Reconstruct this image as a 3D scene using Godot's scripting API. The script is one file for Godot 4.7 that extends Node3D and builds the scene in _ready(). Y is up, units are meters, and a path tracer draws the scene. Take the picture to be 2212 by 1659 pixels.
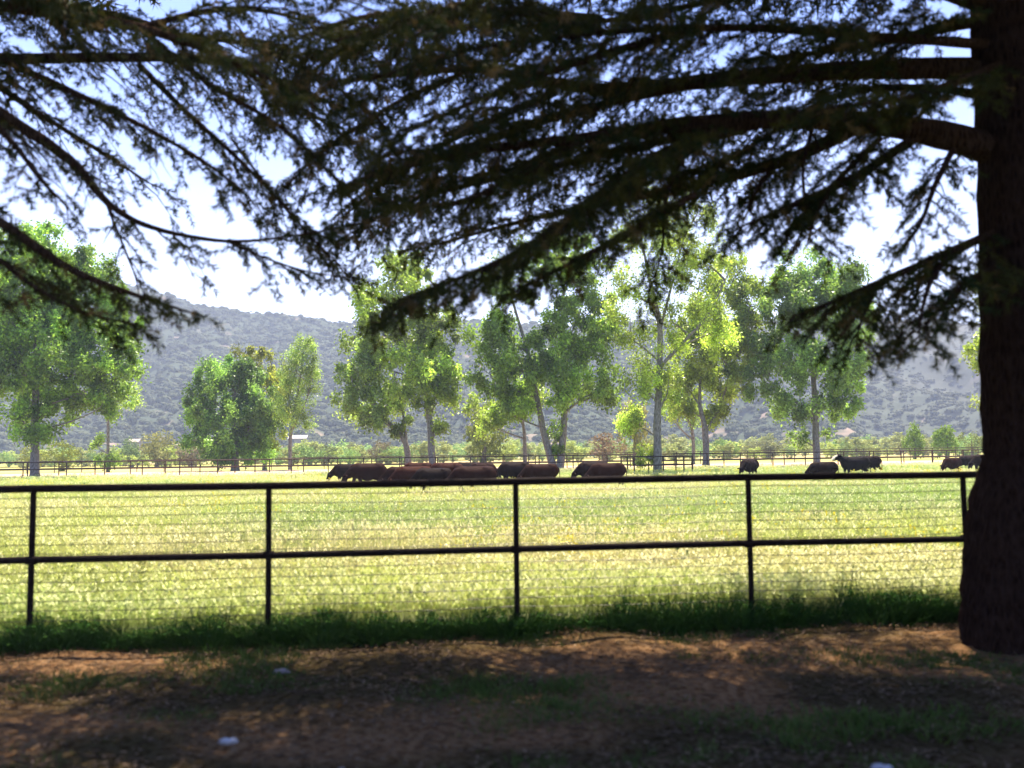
extends Node3D
# A roadside view from under conifers over a pipe fence to a pasture with grazing cattle, poplars and a scrub hill.

# ---------------------------------------------------------------- mesh builder
class MB:
	var v := PackedVector3Array()
	var n := PackedVector3Array()
	var c := PackedColorArray()
	var ix := PackedInt32Array()
	func leaf(p: Vector3, d: Vector3, s: Vector3, up: Vector3, col: Color) -> void:
		# a folded diamond: d reaches the tip, s half the width, up the fold
		var b := v.size()
		var m := p + d * 0.45
		v.append(p); v.append(m + s + up); v.append(p + d); v.append(m - s + up)
		var nn := d.cross(s).normalized()
		n.append(nn); n.append(nn); n.append(nn); n.append(nn)
		c.append(col); c.append(col); c.append(col); c.append(col)
		if (v[b + 2] - p).cross(v[b + 1] - p).dot(nn) > 0.0:
			ix.append_array(PackedInt32Array([b, b + 1, b + 2, b, b + 2, b + 3]))
		else:
			ix.append_array(PackedInt32Array([b, b + 2, b + 1, b, b + 3, b + 2]))
	func blade(p: Vector3, d: Vector3, s: Vector3, bend: Vector3, col: Color, tip: Color) -> void:
		var b := v.size()
		var m := p + d * 0.55 + bend * 0.35
		var t := p + d + bend
		v.append(p - s); v.append(p + s); v.append(m - s * 0.7); v.append(m + s * 0.7); v.append(t)
		var nn := s.cross(d).normalized()
		for k in 5: n.append(nn)
		c.append(col); c.append(col); c.append(col.lerp(tip, 0.5)); c.append(col.lerp(tip, 0.5)); c.append(tip)
		ix.append_array(PackedInt32Array([b, b + 2, b + 1, b + 1, b + 2, b + 3, b + 2, b + 4, b + 3]))
	func add(xf: Transform3D, vv: PackedVector3Array, nn: PackedVector3Array, ii: PackedInt32Array, col: Color) -> void:
		var b := v.size()
		v.append_array(xf * vv)
		n.append_array(Transform3D(xf.basis.orthonormalized(), Vector3.ZERO) * nn)
		var cc := PackedColorArray()
		cc.resize(vv.size()); cc.fill(col)
		c.append_array(cc)
		for k in ii: ix.append(b + k)
	func tube(pts: Array, rads: Array, sides: int, col: Color, wobble := 0.0, seed_ := 1) -> void:
		var u := Vector3.ZERO
		var b := v.size()
		var cnt := pts.size()
		for j in cnt:
			var t: Vector3 = (pts[mini(j + 1, cnt - 1)] - pts[maxi(j - 1, 0)]).normalized()
			if j == 0:
				u = t.cross(Vector3(0.31, 0.17, 0.93)).normalized()
				if u.length() < 0.5: u = t.cross(Vector3.RIGHT).normalized()
			else:
				u = (u - t * u.dot(t)).normalized()
			var w := t.cross(u)
			for k in sides:
				var a := TAU * k / sides
				var o := u * cos(a) + w * sin(a)
				var r: float = rads[j]
				if wobble > 0.0:
					r *= 1.0 + wobble * (sin(a * 3.0 + j * 1.7 + seed_) + 0.6 * sin(a * 7.0 - j * 2.3 + seed_ * 2.0))
				v.append(pts[j] + o * r); n.append(o); c.append(col)
		for j in cnt - 1:
			for k in sides:
				var p := b + j * sides + k
				var q := b + j * sides + (k + 1) % sides
				ix.append_array(PackedInt32Array([p, p + sides, q, q, p + sides, q + sides]))
		for e in 2:
			var jj := 0 if e == 0 else cnt - 1
			var ctr := v.size()
			var dirn: Vector3 = (pts[0] - pts[1]).normalized() if e == 0 else (pts[cnt - 1] - pts[cnt - 2]).normalized()
			v.append(pts[jj]); n.append(dirn); c.append(col)
			for k in sides:
				v.append(v[b + jj * sides + k]); n.append(dirn); c.append(col)
			for k in sides:
				var k2 := (k + 1) % sides
				if e == 0: ix.append_array(PackedInt32Array([ctr, ctr + 1 + k, ctr + 1 + k2]))
				else: ix.append_array(PackedInt32Array([ctr, ctr + 1 + k2, ctr + 1 + k]))
	func box(lo: Vector3, hi: Vector3, col: Color) -> void:
		for ax in 3:
			for sg in 2:
				var nn := Vector3.ZERO
				nn[ax] = 1.0 if sg else -1.0
				var a1 := (ax + 1) % 3
				var a2 := (ax + 2) % 3
				var b := v.size()
				for q in [[0, 0], [1, 0], [1, 1], [0, 1]]:
					var p := Vector3.ZERO
					p[ax] = hi[ax] if sg else lo[ax]
					p[a1] = hi[a1] if q[0] else lo[a1]
					p[a2] = hi[a2] if q[1] else lo[a2]
					v.append(p); n.append(nn); c.append(col)
				if sg: ix.append_array(PackedInt32Array([b, b + 2, b + 1, b, b + 3, b + 2]))
				else: ix.append_array(PackedInt32Array([b, b + 1, b + 2, b, b + 2, b + 3]))
	func grid(rows: int, cols: int) -> void:
		# vertices were appended row by row; indices and smooth normals follow
		for j in rows - 1:
			for k in cols - 1:
				var p := j * cols + k
				ix.append_array(PackedInt32Array([p, p + cols, p + 1, p + 1, p + cols, p + cols + 1]))
		n.resize(v.size())
		for j in rows:
			for k in cols:
				var dx := v[j * cols + mini(k + 1, cols - 1)] - v[j * cols + maxi(k - 1, 0)]
				var dz := v[mini(j + 1, rows - 1) * cols + k] - v[maxi(j - 1, 0) * cols + k]
				var q := dz.cross(dx).normalized()
				n[j * cols + k] = q if q.y > 0 else -q
		var t := (v[ix[2]] - v[ix[0]]).cross(v[ix[1]] - v[ix[0]])
		if t.y < 0:
			for k in range(0, ix.size(), 3):
				var h := ix[k + 1]
				ix[k + 1] = ix[k + 2]
				ix[k + 2] = h
	func mesh(m: Material) -> ArrayMesh:
		var a := []
		a.resize(Mesh.ARRAY_MAX)
		a[Mesh.ARRAY_VERTEX] = v
		a[Mesh.ARRAY_NORMAL] = n
		a[Mesh.ARRAY_COLOR] = c
		a[Mesh.ARRAY_INDEX] = ix
		var r := ArrayMesh.new()
		r.add_surface_from_arrays(Mesh.PRIMITIVE_TRIANGLES, a)
		r.surface_set_material(0, m)
		return r

# ---------------------------------------------------------------- helpers
const FOC := 1916.0
const EYE := Vector3(0, 1.81, 0)
var cam_basis := Basis()
var rng := RandomNumberGenerator.new()
var noise := FastNoiseLite.new()
var fine := FastNoiseLite.new()
var used := {}
const WHITE := Color(1, 1, 1)

func L(r: float, g: float, b: float) -> Color:
	return Color(r, g, b).linear_to_srgb()

func R(a: float, b: float) -> float:
	return rng.randf_range(a, b)

func rv() -> Vector3:
	return Vector3(rng.randfn(), rng.randfn(), rng.randfn()).normalized()

func at(x: float, y: float, depth: float) -> Vector3:
	# where the line of sight of a survey point of the photograph reaches this distance
	var d := cam_basis * Vector3((x - 1106.0) / FOC, -(y - 829.5) / FOC, -1.0)
	return EYE + d * (depth / -d.z)

func ground_at(x: float, depth: float) -> Vector3:
	var p := at(x, 990.0, depth)
	return Vector3(p.x, 0.0, p.z)

func numbered(called: String) -> String:
	var k: int = used.get(called, 0)
	used[called] = k + 1
	return called if k == 0 else "%s_%03d" % [called, k]

func tag(o: Node3D, label: String, category: String, group := "", kind := "") -> Node3D:
	if label: o.set_meta("label", label)
	if category: o.set_meta("category", category)
	if group: o.set_meta("group", group)
	if kind: o.set_meta("kind", kind)
	return o

func thing(called: String, pos: Vector3, label: String, category: String, group := "") -> Node3D:
	var o := Node3D.new()
	o.name = numbered(called)
	add_child(o)
	o.position = pos
	tag(o, label, category, group)
	return o

func part(called: String, m: Mesh, parent: Node3D) -> MeshInstance3D:
	var o := MeshInstance3D.new()
	o.name = called
	o.mesh = m
	parent.add_child(o, true)
	return o

func solo(called: String, m: Mesh) -> MeshInstance3D:
	var o := MeshInstance3D.new()
	o.name = numbered(called)
	o.mesh = m
	add_child(o)
	return o

func scatter(called: String, m: Mesh, xf: Array, cols: Array, label: String, category: String) -> void:
	var mm := MultiMesh.new()
	mm.transform_format = MultiMesh.TRANSFORM_3D
	mm.use_colors = true
	mm.mesh = m
	mm.instance_count = xf.size()
	for k in xf.size():
		mm.set_instance_transform(k, xf[k])
		mm.set_instance_color(k, cols[k])
	var o := MultiMeshInstance3D.new()
	o.name = numbered(called)
	o.multimesh = mm
	add_child(o)
	tag(o, label, category, "", "stuff")

func mat(rough: float, base := WHITE, vertex := true) -> StandardMaterial3D:
	var m := StandardMaterial3D.new()
	m.albedo_color = base
	m.roughness = rough
	if rough > 0.72: m.metallic_specular = 0.12
	if rough > 0.93: m.specular_mode = BaseMaterial3D.SPECULAR_DISABLED
	m.vertex_color_use_as_albedo = vertex
	return m

func noise_tex(freq: float, octaves: int, stops: Array, seed_: int, cell := false, size := 512) -> NoiseTexture2D:
	var f := FastNoiseLite.new()
	f.seed = seed_
	f.frequency = freq
	f.noise_type = FastNoiseLite.TYPE_CELLULAR if cell else FastNoiseLite.TYPE_SIMPLEX_SMOOTH
	f.fractal_octaves = octaves
	var t := NoiseTexture2D.new()
	t.width = size; t.height = size
	t.seamless = true
	t.noise = f
	if stops.size():
		var g := Gradient.new()
		g.offsets = PackedFloat32Array(stops.map(func(s): return s[0]))
		g.colors = PackedColorArray(stops.map(func(s): return s[1]))
		t.color_ramp = g
	return t

func lay(m: StandardMaterial3D, t: Texture2D, scale_: Vector3, relief: Texture2D = null, cm := 1.0) -> StandardMaterial3D:
	m.albedo_texture = t
	m.uv1_triplanar = true
	m.uv1_world_triplanar = true
	m.uv1_scale = scale_
	if relief:
		m.heightmap_enabled = true
		m.heightmap_texture = relief
		m.heightmap_scale = cm
	return m

func curve(pts: Array, steps: int) -> Array:
	# Catmull-Rom through the points
	var r := []
	for j in pts.size() - 1:
		var a: Vector3 = pts[maxi(j - 1, 0)]
		var b: Vector3 = pts[j]
		var c: Vector3 = pts[j + 1]
		var d: Vector3 = pts[mini(j + 2, pts.size() - 1)]
		for k in steps:
			r.append(b.cubic_interpolate(c, a, d, float(k) / steps))
	r.append(pts[-1])
	return r

func ramp(vals: Array, steps: int) -> Array:
	var r := []
	for j in vals.size() - 1:
		for k in steps:
			r.append(lerpf(vals[j], vals[j + 1], float(k) / steps))
	r.append(vals[-1])
	return r

func fence_z(x: float) -> float:
	return -(9.075 + 0.0964 * x)

# ---------------------------------------------------------------- main
func _ready() -> void:
	rng.seed = 7
	noise.seed = 11; noise.frequency = 0.05; noise.fractal_octaves = 3
	fine.seed = 23; fine.frequency = 0.6; fine.fractal_octaves = 3
	cam_basis = Basis(Vector3.RIGHT, atan(149.0 / FOC)) * Basis(Vector3.BACK, -0.013)
	var cam := Camera3D.new()
	cam.name = "camera"
	cam.fov = rad_to_deg(2.0 * atan(829.5 / FOC))
	cam.near = 0.1
	cam.far = 4000.0
	cam.transform = Transform3D(cam_basis, EYE)
	add_child(cam)
	cam.current = true
	var lens := CameraAttributesPhysical.new()
	lens.frustum_focal_length = 40.4
	lens.frustum_focus_distance = 70.0
	lens.exposure_aperture = 1.45
	var sky := ProceduralSkyMaterial.new()
	sky.sky_top_color = L(0.07, 0.135, 0.38)
	sky.sky_horizon_color = L(0.60, 0.65, 0.72)
	sky.sky_curve = 0.14
	sky.ground_bottom_color = L(0.10, 0.11, 0.06)
	sky.ground_horizon_color = L(0.3, 0.32, 0.25)
	sky.sun_angle_max = 4.0
	var env := Environment.new()
	env.background_mode = Environment.BG_SKY
	env.sky = Sky.new()
	env.sky.sky_material = sky
	env.tonemap_mode = Environment.TONE_MAPPER_LINEAR
	env.tonemap_exposure = 4.35
	env.sdfgi_enabled = true
	env.ssao_enabled = true
	env.ssil_enabled = true
	env.fog_enabled = true
	env.fog_density = 0.00031
	env.fog_light_color = L(0.70, 0.80, 1.0)
	var we := WorldEnvironment.new()
	we.name = "world_environment"
	we.environment = env
	we.camera_attributes = lens
	add_child(we)
	var sun := DirectionalLight3D.new()
	sun.name = "sun"
	sun.light_energy = 1.6
	sun.light_color = Color(1.0, 0.95, 0.87)
	sun.light_angular_distance = 0.5
	sun.shadow_enabled = true
	var el := deg_to_rad(66.0)
	var az := deg_to_rad(16.0)
	var to_sun := Vector3(sin(az) * cos(el), sin(el), -cos(az) * cos(el))
	sun.transform = Transform3D(Basis.looking_at(-to_sun, Vector3.UP), Vector3(0, 50, 0))
	add_child(sun)

	build_ground()
	build_hills()
	build_far_belt()
	build_houses()
	build_poplars()
	build_far_fences()
	build_cattle()
	build_grass()
	build_road_fence()
	build_conifers()
	build_litter()

# ---------------------------------------------------------------- ground
func field_color(x: float, z: float) -> Color:
	var a := noise.get_noise_2d(x * 1.6, z * 2.2) * 0.5 + 0.5
	var b := noise.get_noise_2d(x * 0.5 + 300.0, z * 0.7) * 0.5 + 0.5
	var col := Color(0.41, 0.46, 0.085).lerp(Color(0.57, 0.52, 0.22), smoothstep(0.38, 0.65, a))
	col = col.lerp(Color(0.22, 0.34, 0.045), smoothstep(0.48, 0.68, b) * 0.85)
	return col

func build_ground() -> void:
	# the wide plain
	var g := MB.new()
	var rows := 60
	var cols := 80
	for j in rows:
		var d := -30.0 + 30.0 * pow(float(j) / (rows - 1), 1.0) if j < 6 else 8.0 + 1900.0 * pow((j - 6.0) / (rows - 7.0), 2.6)
		for k in cols:
			var x := (float(k) / (cols - 1) - 0.5) * (240.0 + maxf(d, 0.0) * 2.4)
			g.v.append(Vector3(x, -0.12, -d))
			var a := noise.get_noise_2d(x * 0.25, d * 0.6) * 0.5 + 0.5
			var col := Color(0.24, 0.24, 0.07).lerp(Color(0.30, 0.23, 0.12), smoothstep(0.45, 0.7, a))
			g.c.append(col)
	g.grid(rows, cols)
	tag(solo("ground", g.mesh(mat(0.95))), "wide valley floor of grass and dry earth", "ground", "", "structure")
	# the pasture with its small humps
	g = MB.new()
	rows = 200
	cols = 180
	for j in rows:
		var s := 8.7 + 110.0 * pow(float(j) / (rows - 1), 2.0)
		for k in cols:
			var x := (float(k) / (cols - 1) - 0.5) * (26.0 + s * 1.75)
			var z := -(s + 0.0964 * x)
			var h := noise.get_noise_2d(x * 2.0, z * 2.0) * 0.06
			g.v.append(Vector3(x, h - (0.1 if j == 0 else 0.0), z))
			g.c.append(field_color(x, z))
	g.grid(rows, cols)
	var m := mat(0.9)
	lay(m, noise_tex(0.03, 4, [[0.0, Color(0.72, 0.75, 0.6)], [0.5, Color(0.9, 0.9, 0.85)], [1.0, Color(1, 1, 1)]], 5), Vector3(0.35, 0.35, 0.35), noise_tex(0.06, 4, [], 6), 4.0)
	tag(solo("pasture", g.mesh(m)), "sunlit yellow-green pasture behind the road fence", "field", "", "structure")
	# shaded earth on the road side of the fence
	g = MB.new()
	rows = 130
	cols = 190
	for j in rows:
		var s := -4.0 + 13.1 * float(j) / (rows - 1)
		for k in cols:
			var x := -10.0 + 20.0 * float(k) / (cols - 1)
			var z := -(s + 0.0964 * x)
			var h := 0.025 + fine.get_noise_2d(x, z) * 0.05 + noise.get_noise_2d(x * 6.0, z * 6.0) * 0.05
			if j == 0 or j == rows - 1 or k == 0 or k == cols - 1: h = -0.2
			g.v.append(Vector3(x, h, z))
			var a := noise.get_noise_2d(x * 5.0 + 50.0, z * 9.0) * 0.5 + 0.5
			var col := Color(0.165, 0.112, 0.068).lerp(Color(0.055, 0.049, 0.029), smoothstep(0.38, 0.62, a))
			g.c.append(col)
	g.grid(rows, cols)
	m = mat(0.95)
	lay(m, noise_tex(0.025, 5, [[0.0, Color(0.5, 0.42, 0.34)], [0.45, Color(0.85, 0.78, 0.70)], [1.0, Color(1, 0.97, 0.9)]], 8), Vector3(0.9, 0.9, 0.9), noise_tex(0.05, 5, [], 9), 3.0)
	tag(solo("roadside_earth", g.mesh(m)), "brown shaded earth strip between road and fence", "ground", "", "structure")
	# the road that the view is taken from
	g = MB.new()
	for j in 2:
		for k in 30:
			var x := -60.0 + 120.0 * k / 29.0
			g.v.append(Vector3(x, 0.06, (-1.9 if j == 0 else 6.2) - 0.0964 * x))
			g.c.append(Color(0.05, 0.05, 0.052))
	g.grid(2, 30)
	tag(solo("road", g.mesh(mat(0.9))), "dark asphalt road alongside the fence, where the view is taken from", "road", "", "structure")
	# pinkish dirt track beyond the lane of poplars
	g = MB.new()
	rows = 12
	cols = 90
	for j in rows:
		for k in cols:
			var x := -140.0 + 280.0 * float(k) / (cols - 1)
			var s := 98.0 + (j - 5.5) * 2.6 + noise.get_noise_1d(x * 0.8) * 2.0
			g.v.append(Vector3(x, 0.10 + 0.04 * sin(j * 0.57), -(s + 0.12 * x)))
			g.c.append(Color(0.40, 0.26, 0.19).lerp(Color(0.36, 0.27, 0.17), noise.get_noise_2d(x, j * 3.0) * 0.5 + 0.5))
	g.grid(rows, cols)
	tag(solo("dirt_track", g.mesh(mat(0.95))), "pale pinkish dirt track beyond the far pipe fences", "path", "", "structure")

# ---------------------------------------------------------------- hills
const RIDGE := [[-700, 560], [-200, 510], [0, 535], [150, 576], [300, 612], [445, 650], [600, 668], [740, 687], [1000, 690], [1400, 694], [1700, 688], [1905, 682], [2050, 690], [2300, 706], [2900, 720]]
func ridge_px(xd: float) -> float:
	for k in RIDGE.size() - 1:
		if xd < RIDGE[k + 1][0]:
			return lerpf(RIDGE[k][1], RIDGE[k + 1][1], clampf((xd - RIDGE[k][0]) / float(RIDGE[k + 1][0] - RIDGE[k][0]), 0.0, 1.0))
	return RIDGE[-1][1]

func hill_h(x: float, d: float) -> float:
	var u := x / 950.0
	var xd := 1106.0 + FOC * u
	var top := (993.0 - 0.013 * xd - ridge_px(xd)) / FOC * 950.0
	var t := (d - 440.0 - 40.0 * noise.get_noise_1d(x * 0.1)) / 510.0
	if t <= 0.0: return -1.0 + t * 20.0
	var p := pow(minf(t, 1.0), 1.25) if t < 1.0 else 1.0 - (t - 1.0) * 1.6
	var r := absf(noise.get_noise_2d(x * 0.12 + d * 0.03, d * 0.02 + 70.0))
	var q := noise.get_noise_2d(x * 0.3, d * 0.25)
	var mid := clampf(t * (1.0 - t) * 4.0, 0.0, 1.0)
	return top * p - 1.0 + (0.16 - r) * 45.0 * mid + q * 7.0 * mid + fine.get_noise_2d(x * 0.09, d * 0.09) * 4.0 * clampf(t * 4.0, 0.0, 1.0)

func bare(x: float, d: float) -> float:
	var a := noise.get_noise_2d(x * 0.35 + 900.0, d * 0.55)
	var b := noise.get_noise_2d(x * 0.9 - 300.0, d * 1.6)
	var low := 1.0 - smoothstep(460.0, 640.0, d)
	return smoothstep(0.40, 0.54, a * 0.6 + b * 0.5 + low * 0.22)

func build_hills() -> void:
	var g := MB.new()
	var rows := 110
	var cols := 260
	for j in rows:
		var d := 425.0 + 640.0 * float(j) / (rows - 1)
		for k in cols:
			var x := (float(k) / (cols - 1) - 0.5) * 1.9 * 950.0
			g.v.append(Vector3(x, hill_h(x, d), -d))
			var col := Color(0.05, 0.06, 0.042).lerp(Color(0.19, 0.145, 0.11), bare(x, d))
			g.c.append(col.lerp(Color(0.085, 0.08, 0.07), smoothstep(150.0, 480.0, x) * 0.6))  # right slope lightened: its differently lit face put into the ground colour
	g.grid(rows, cols)
	tag(solo("hills", g.mesh(mat(0.95))), "long scrub-covered hill closing the valley", "hill", "", "structure")
	# scrub: uneven low domes of leaf faces
	var b := MB.new()
	for k in 90:
		var q := rv()
		q.y = absf(q.y)
		var o := q * Vector3(0.5, 0.42, 0.5)
		var s := rv().cross(q).normalized() * 0.16
		b.leaf(o - q.cross(s).normalized() * 0.14, q.cross(s).normalized() * 0.3 + q * R(-0.02, 0.08), s, q * -0.03, Color(1, 1, 1) * R(0.7, 1.2))
	var xf := []
	var cols_ := []
	var tries := 0
	while xf.size() < 44000 and tries < 200000:
		tries += 1
		var d := 430.0 + 590.0 * pow(rng.randf(), 0.85)
		var x := R(-0.68, 0.68) * (d + 60.0)
		if bare(x, d) > R(0.1, 0.9): continue
		if noise.get_noise_2d(x * 1.3, d * 1.3 + 500.0) < R(-0.45, 0.1): continue
		var dry := smoothstep(150.0, 480.0, x)  # right slope, its different lighting painted as paler, thinner scrub
		if rng.randf() < dry * 0.45: continue
		var s := (1.7 + 5.5 * pow(rng.randf(), 2.4)) * (1.0 - 0.45 * dry) * (1.0 if rng.randf() < 0.85 else 1.4)
		xf.append(Transform3D(Basis(Vector3.UP, R(0, TAU)).scaled(Vector3(s, s * R(0.7, 1.15), s)), Vector3(x, hill_h(x, d) - 0.3, -d)))
		var c := Color(0.055, 0.068, 0.04).lerp(Color(0.08, 0.09, 0.05), rng.randf()).lerp(Color(0.12, 0.105, 0.075), dry * 0.6)
		cols_.append(c)
	scatter("hillside_scrub", b.mesh(mat(0.9)), xf, cols_, "dark evergreen scrub and small oaks covering the far hill", "scrub")

# ---------------------------------------------------------------- far belt of bushes and single far trees
func leaf_blob(count: int, size: float, lumps: int, seed_: int, cone := false) -> MB:
	# a bush of unit height and width: clumps of leaf faces round short stems
	rng.seed = seed_
	var b := MB.new()
	var centres := []
	for k in lumps:
		var q := rv() * pow(rng.randf(), 0.4)
		var p := Vector3(q.x * 0.40, 0.5 + q.y * 0.40, q.z * 0.40)
		if cone:
			var f := 1.15 - p.y
			p.x *= f; p.z *= f
		centres.append(p)
	for k in count:
		var ctr: Vector3 = centres[rng.randi() % lumps]
		var p := ctr + rv() * 0.13 * pow(rng.randf(), 0.5)
		var d := (rv() + Vector3(0, 0.3, 0)).normalized() * size * R(0.7, 1.3)
		b.leaf(p, d, d.cross(rv()).normalized() * size * 0.36, Vector3.ZERO, WHITE * R(0.75, 1.25))
	for k in 5:
		var top: Vector3 = centres[k % lumps]
		b.tube([Vector3(R(-0.05, 0.05), -0.05, R(-0.05, 0.05)), Vector3(top.x * 0.4, 0.3, top.z * 0.4), top], [0.02, 0.014, 0.004], 4, Color(1.6, 1.2, 1.2))
	return b

func leafy(rough := 0.5, light := 0.5) -> StandardMaterial3D:
	var m := mat(rough)
	m.backlight_enabled = true
	m.backlight = Color(light, light, light)
	return m

func build_far_belt() -> void:
	var lf := leafy(0.85, 0.6)
	var kinds := [leaf_blob(700, 0.085, 26, 31).mesh(lf), leaf_blob(700, 0.075, 34, 32).mesh(lf), leaf_blob(650, 0.10, 18, 33).mesh(lf)]
	rng.seed = 34
	var names := ["pale yellow-green bushes in the belt at the foot of the hill", "mid green bushes in the belt at the foot of the hill", "olive and tan bushes in the belt at the foot of the hill"]
	for kd in 3:
		var xf := []
		var cs := []
		for k in 170:
			var d := R(215.0, 430.0) if k % 3 else R(170.0, 240.0)
			var p := ground_at(R(-120, 2330), d)
			var h := R(3.0, 7.5) * (0.7 if d < 240.0 else 1.0)
			var w := h * R(0.9, 1.7)
			xf.append(Transform3D(Basis(Vector3.UP, R(0, TAU)).scaled(Vector3(w, h, w)), p - Vector3(0, 0.3, 0)))
			var c: Color = [Color(0.40, 0.46, 0.11), Color(0.26, 0.38, 0.11), Color(0.34, 0.36, 0.12)][kd]
			cs.append(c * R(0.75, 1.2))
		scatter("far_bushes", kinds[kd], xf, cs, names[kd], "bushes")
	# single trees and bushes that stand out: x, top, base, half width, distance, colour, cone, label
	var list := [
		[340, 922, 996, 40, 170.0, Color(0.24, 0.24, 0.08), false, "round pale yellow-green tree standing left of the dense dark poplar clump", "tree"],
		[412, 940, 996, 36, 175.0, Color(0.26, 0.22, 0.12), false, "dry tan-coloured tree between the round pale tree and the dark clump", "tree"],
		[70, 962, 1006, 32, 140.0, Color(0.22, 0.24, 0.05), false, "bright yellow-green bush left of the leftmost poplar trunk", "bush"],
		[135, 950, 1006, 44, 138.0, Color(0.21, 0.24, 0.04), false, "bright yellow-green bush just right of the leftmost poplar trunk", "bush"],
		[1045, 872, 1000, 50, 128.0, Color(0.18, 0.20, 0.05), false, "tall yellow-green willow seen between the two middle poplar groups", "tree"],
		[1306, 930, 992, 50, 150.0, Color(0.26, 0.18, 0.10), false, "broad brownish bush left of the tree in the pipe pen", "bush"],
		[1372, 850, 1000, 36, 130.0, Color(0.25, 0.23, 0.07), false, "yellowish tree half hidden behind the tree in the pipe pen", "tree"],
		[1976, 914, 980, 34, 150.0, Color(0.20, 0.29, 0.04), true, "twin-topped bright green tree, left one of the pair near the big trunk", "tree"],
		[2046, 904, 980, 42, 145.0, Color(0.19, 0.28, 0.04), true, "pointed bright green tree, right one of the pair near the big trunk", "tree"],
		[2100, 928, 980, 30, 155.0, Color(0.19, 0.22, 0.06), false, "low green bush directly beside the big shaded trunk", "bush"],
		[700, 952, 996, 40, 180.0, Color(0.17, 0.2, 0.07), false, "grey-green bush right of the slender vase-shaped poplar", "bush"],
		[820, 946, 994, 30, 178.0, Color(0.20, 0.17, 0.09), false, "olive-brown bush left of the leaning poplar trunk", "bush"],
		[1660, 945, 990, 46, 185.0, Color(0.21, 0.21, 0.10), false, "pale olive bush standing between two poplars right of the pen", "bush"],
		[1850, 950, 984, 40, 175.0, Color(0.19, 0.22, 0.07), false, "low light green bush right of the last full poplar", "bush"],
		[285, 945, 1000, 30, 190.0, Color(0.16, 0.22, 0.08), false, "soft green bush behind the thin pale poplar", "bush"],
	]
	var k := 0
	for t in list:
		k += 1
		var p := ground_at(t[0], t[4])
		var h := at(t[0], t[1], t[4]).y + 0.3
		var w: float = t[3] * 2.0 * t[4] / FOC
		var big: bool = h > 6.0
		var b := leaf_blob(1500 if big else 900, 0.06, 36 if big else 26, 400 + k, t[6])
		var o := thing("bush" if t[8] == "bush" else "far_tree", p, t[7], t[8])
		var sc := Basis().scaled(Vector3(w * 1.1, h, w * 1.1))
		var crown := MB.new()
		crown.add(Transform3D(sc, Vector3(0, -0.2, 0)), b.v, b.n, b.ix, t[5])
		for q in crown.c.size(): crown.c[q] = crown.c[q] * b.c[q].r
		part("crown", crown.mesh(lf), o)
		var tr := MB.new()
		tr.tube([Vector3(0, -0.2, 0), Vector3(0.1, h * 0.25, 0), Vector3(0, h * 0.6, 0.1)], [0.05 * h, 0.035 * h, 0.01 * h], 6, Color(0.13, 0.10, 0.08))
		part("trunk", tr.mesh(mat(0.9)), o)

# ---------------------------------------------------------------- houses at the foot of the hill
func build_houses() -> void:
	var list := [
		[292, 948, 425.0, 5.0, 2.6, Color(0.22, 0.17, 0.13), Color(0.2, 0.17, 0.15), "small far house with a pale tan roof above the bushes at left"],
		[645, 940, 400.0, 8.0, 2.8, Color(0.24, 0.23, 0.21), Color(0.2, 0.19, 0.18), "long low far shed with a whitish roof beside the vase-shaped poplar"],
	]
	for t in list:
		var top := at(t[0], t[1], t[2])
		var w: float = t[3]
		var hh: float = t[4]
		var o := thing("far_house", Vector3(top.x, top.y - hh - 1.4, top.z), t[7], "house")
		var b := MB.new()
		b.box(Vector3(-w / 2, -4.0, -2.4), Vector3(w / 2, hh, 2.4), t[6])
		part("wall", b.mesh(mat(0.85)), o)
		b = MB.new()
		for s in [1.0, -1.0]:
			var nn := Vector3(0, 0.9, 0.43 * s).normalized()
			var i0 := b.v.size()
			for q in [[-w / 2 - 0.3, hh - 0.15, 2.8 * s], [w / 2 + 0.3, hh - 0.15, 2.8 * s], [w / 2 + 0.3, hh + 1.4, 0.0], [-w / 2 - 0.3, hh + 1.4, 0.0]]:
				b.v.append(Vector3(q[0], q[1], q[2])); b.n.append(nn); b.c.append(t[5])
			b.ix.append_array(PackedInt32Array([i0, i0 + 2, i0 + 1, i0, i0 + 3, i0 + 2]) if s > 0 else PackedInt32Array([i0, i0 + 1, i0 + 2, i0, i0 + 2, i0 + 3]))
		for s in [1.0, -1.0]:
			var i0 := b.v.size()
			for q in [[hh, -2.4], [hh, 2.4], [hh + 1.35, 0.0]]:
				b.v.append(Vector3(s * (w / 2 + 0.01), q[0], q[1])); b.n.append(Vector3(s, 0, 0)); b.c.append(t[6])
			b.ix.append_array(PackedInt32Array([i0, i0 + 1, i0 + 2]) if s > 0 else PackedInt32Array([i0, i0 + 2, i0 + 1]))
		part("roof", b.mesh(mat(0.7)), o)
		for k in 2:
			b = MB.new()
			var cx := (k - 0.5) * w * 0.5
			b.box(Vector3(cx - 0.5, hh * 0.35, 2.4), Vector3(cx + 0.5, hh * 0.8, 2.45), Color(0.04, 0.045, 0.05))
			part("window", b.mesh(mat(0.2)), o)

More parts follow.
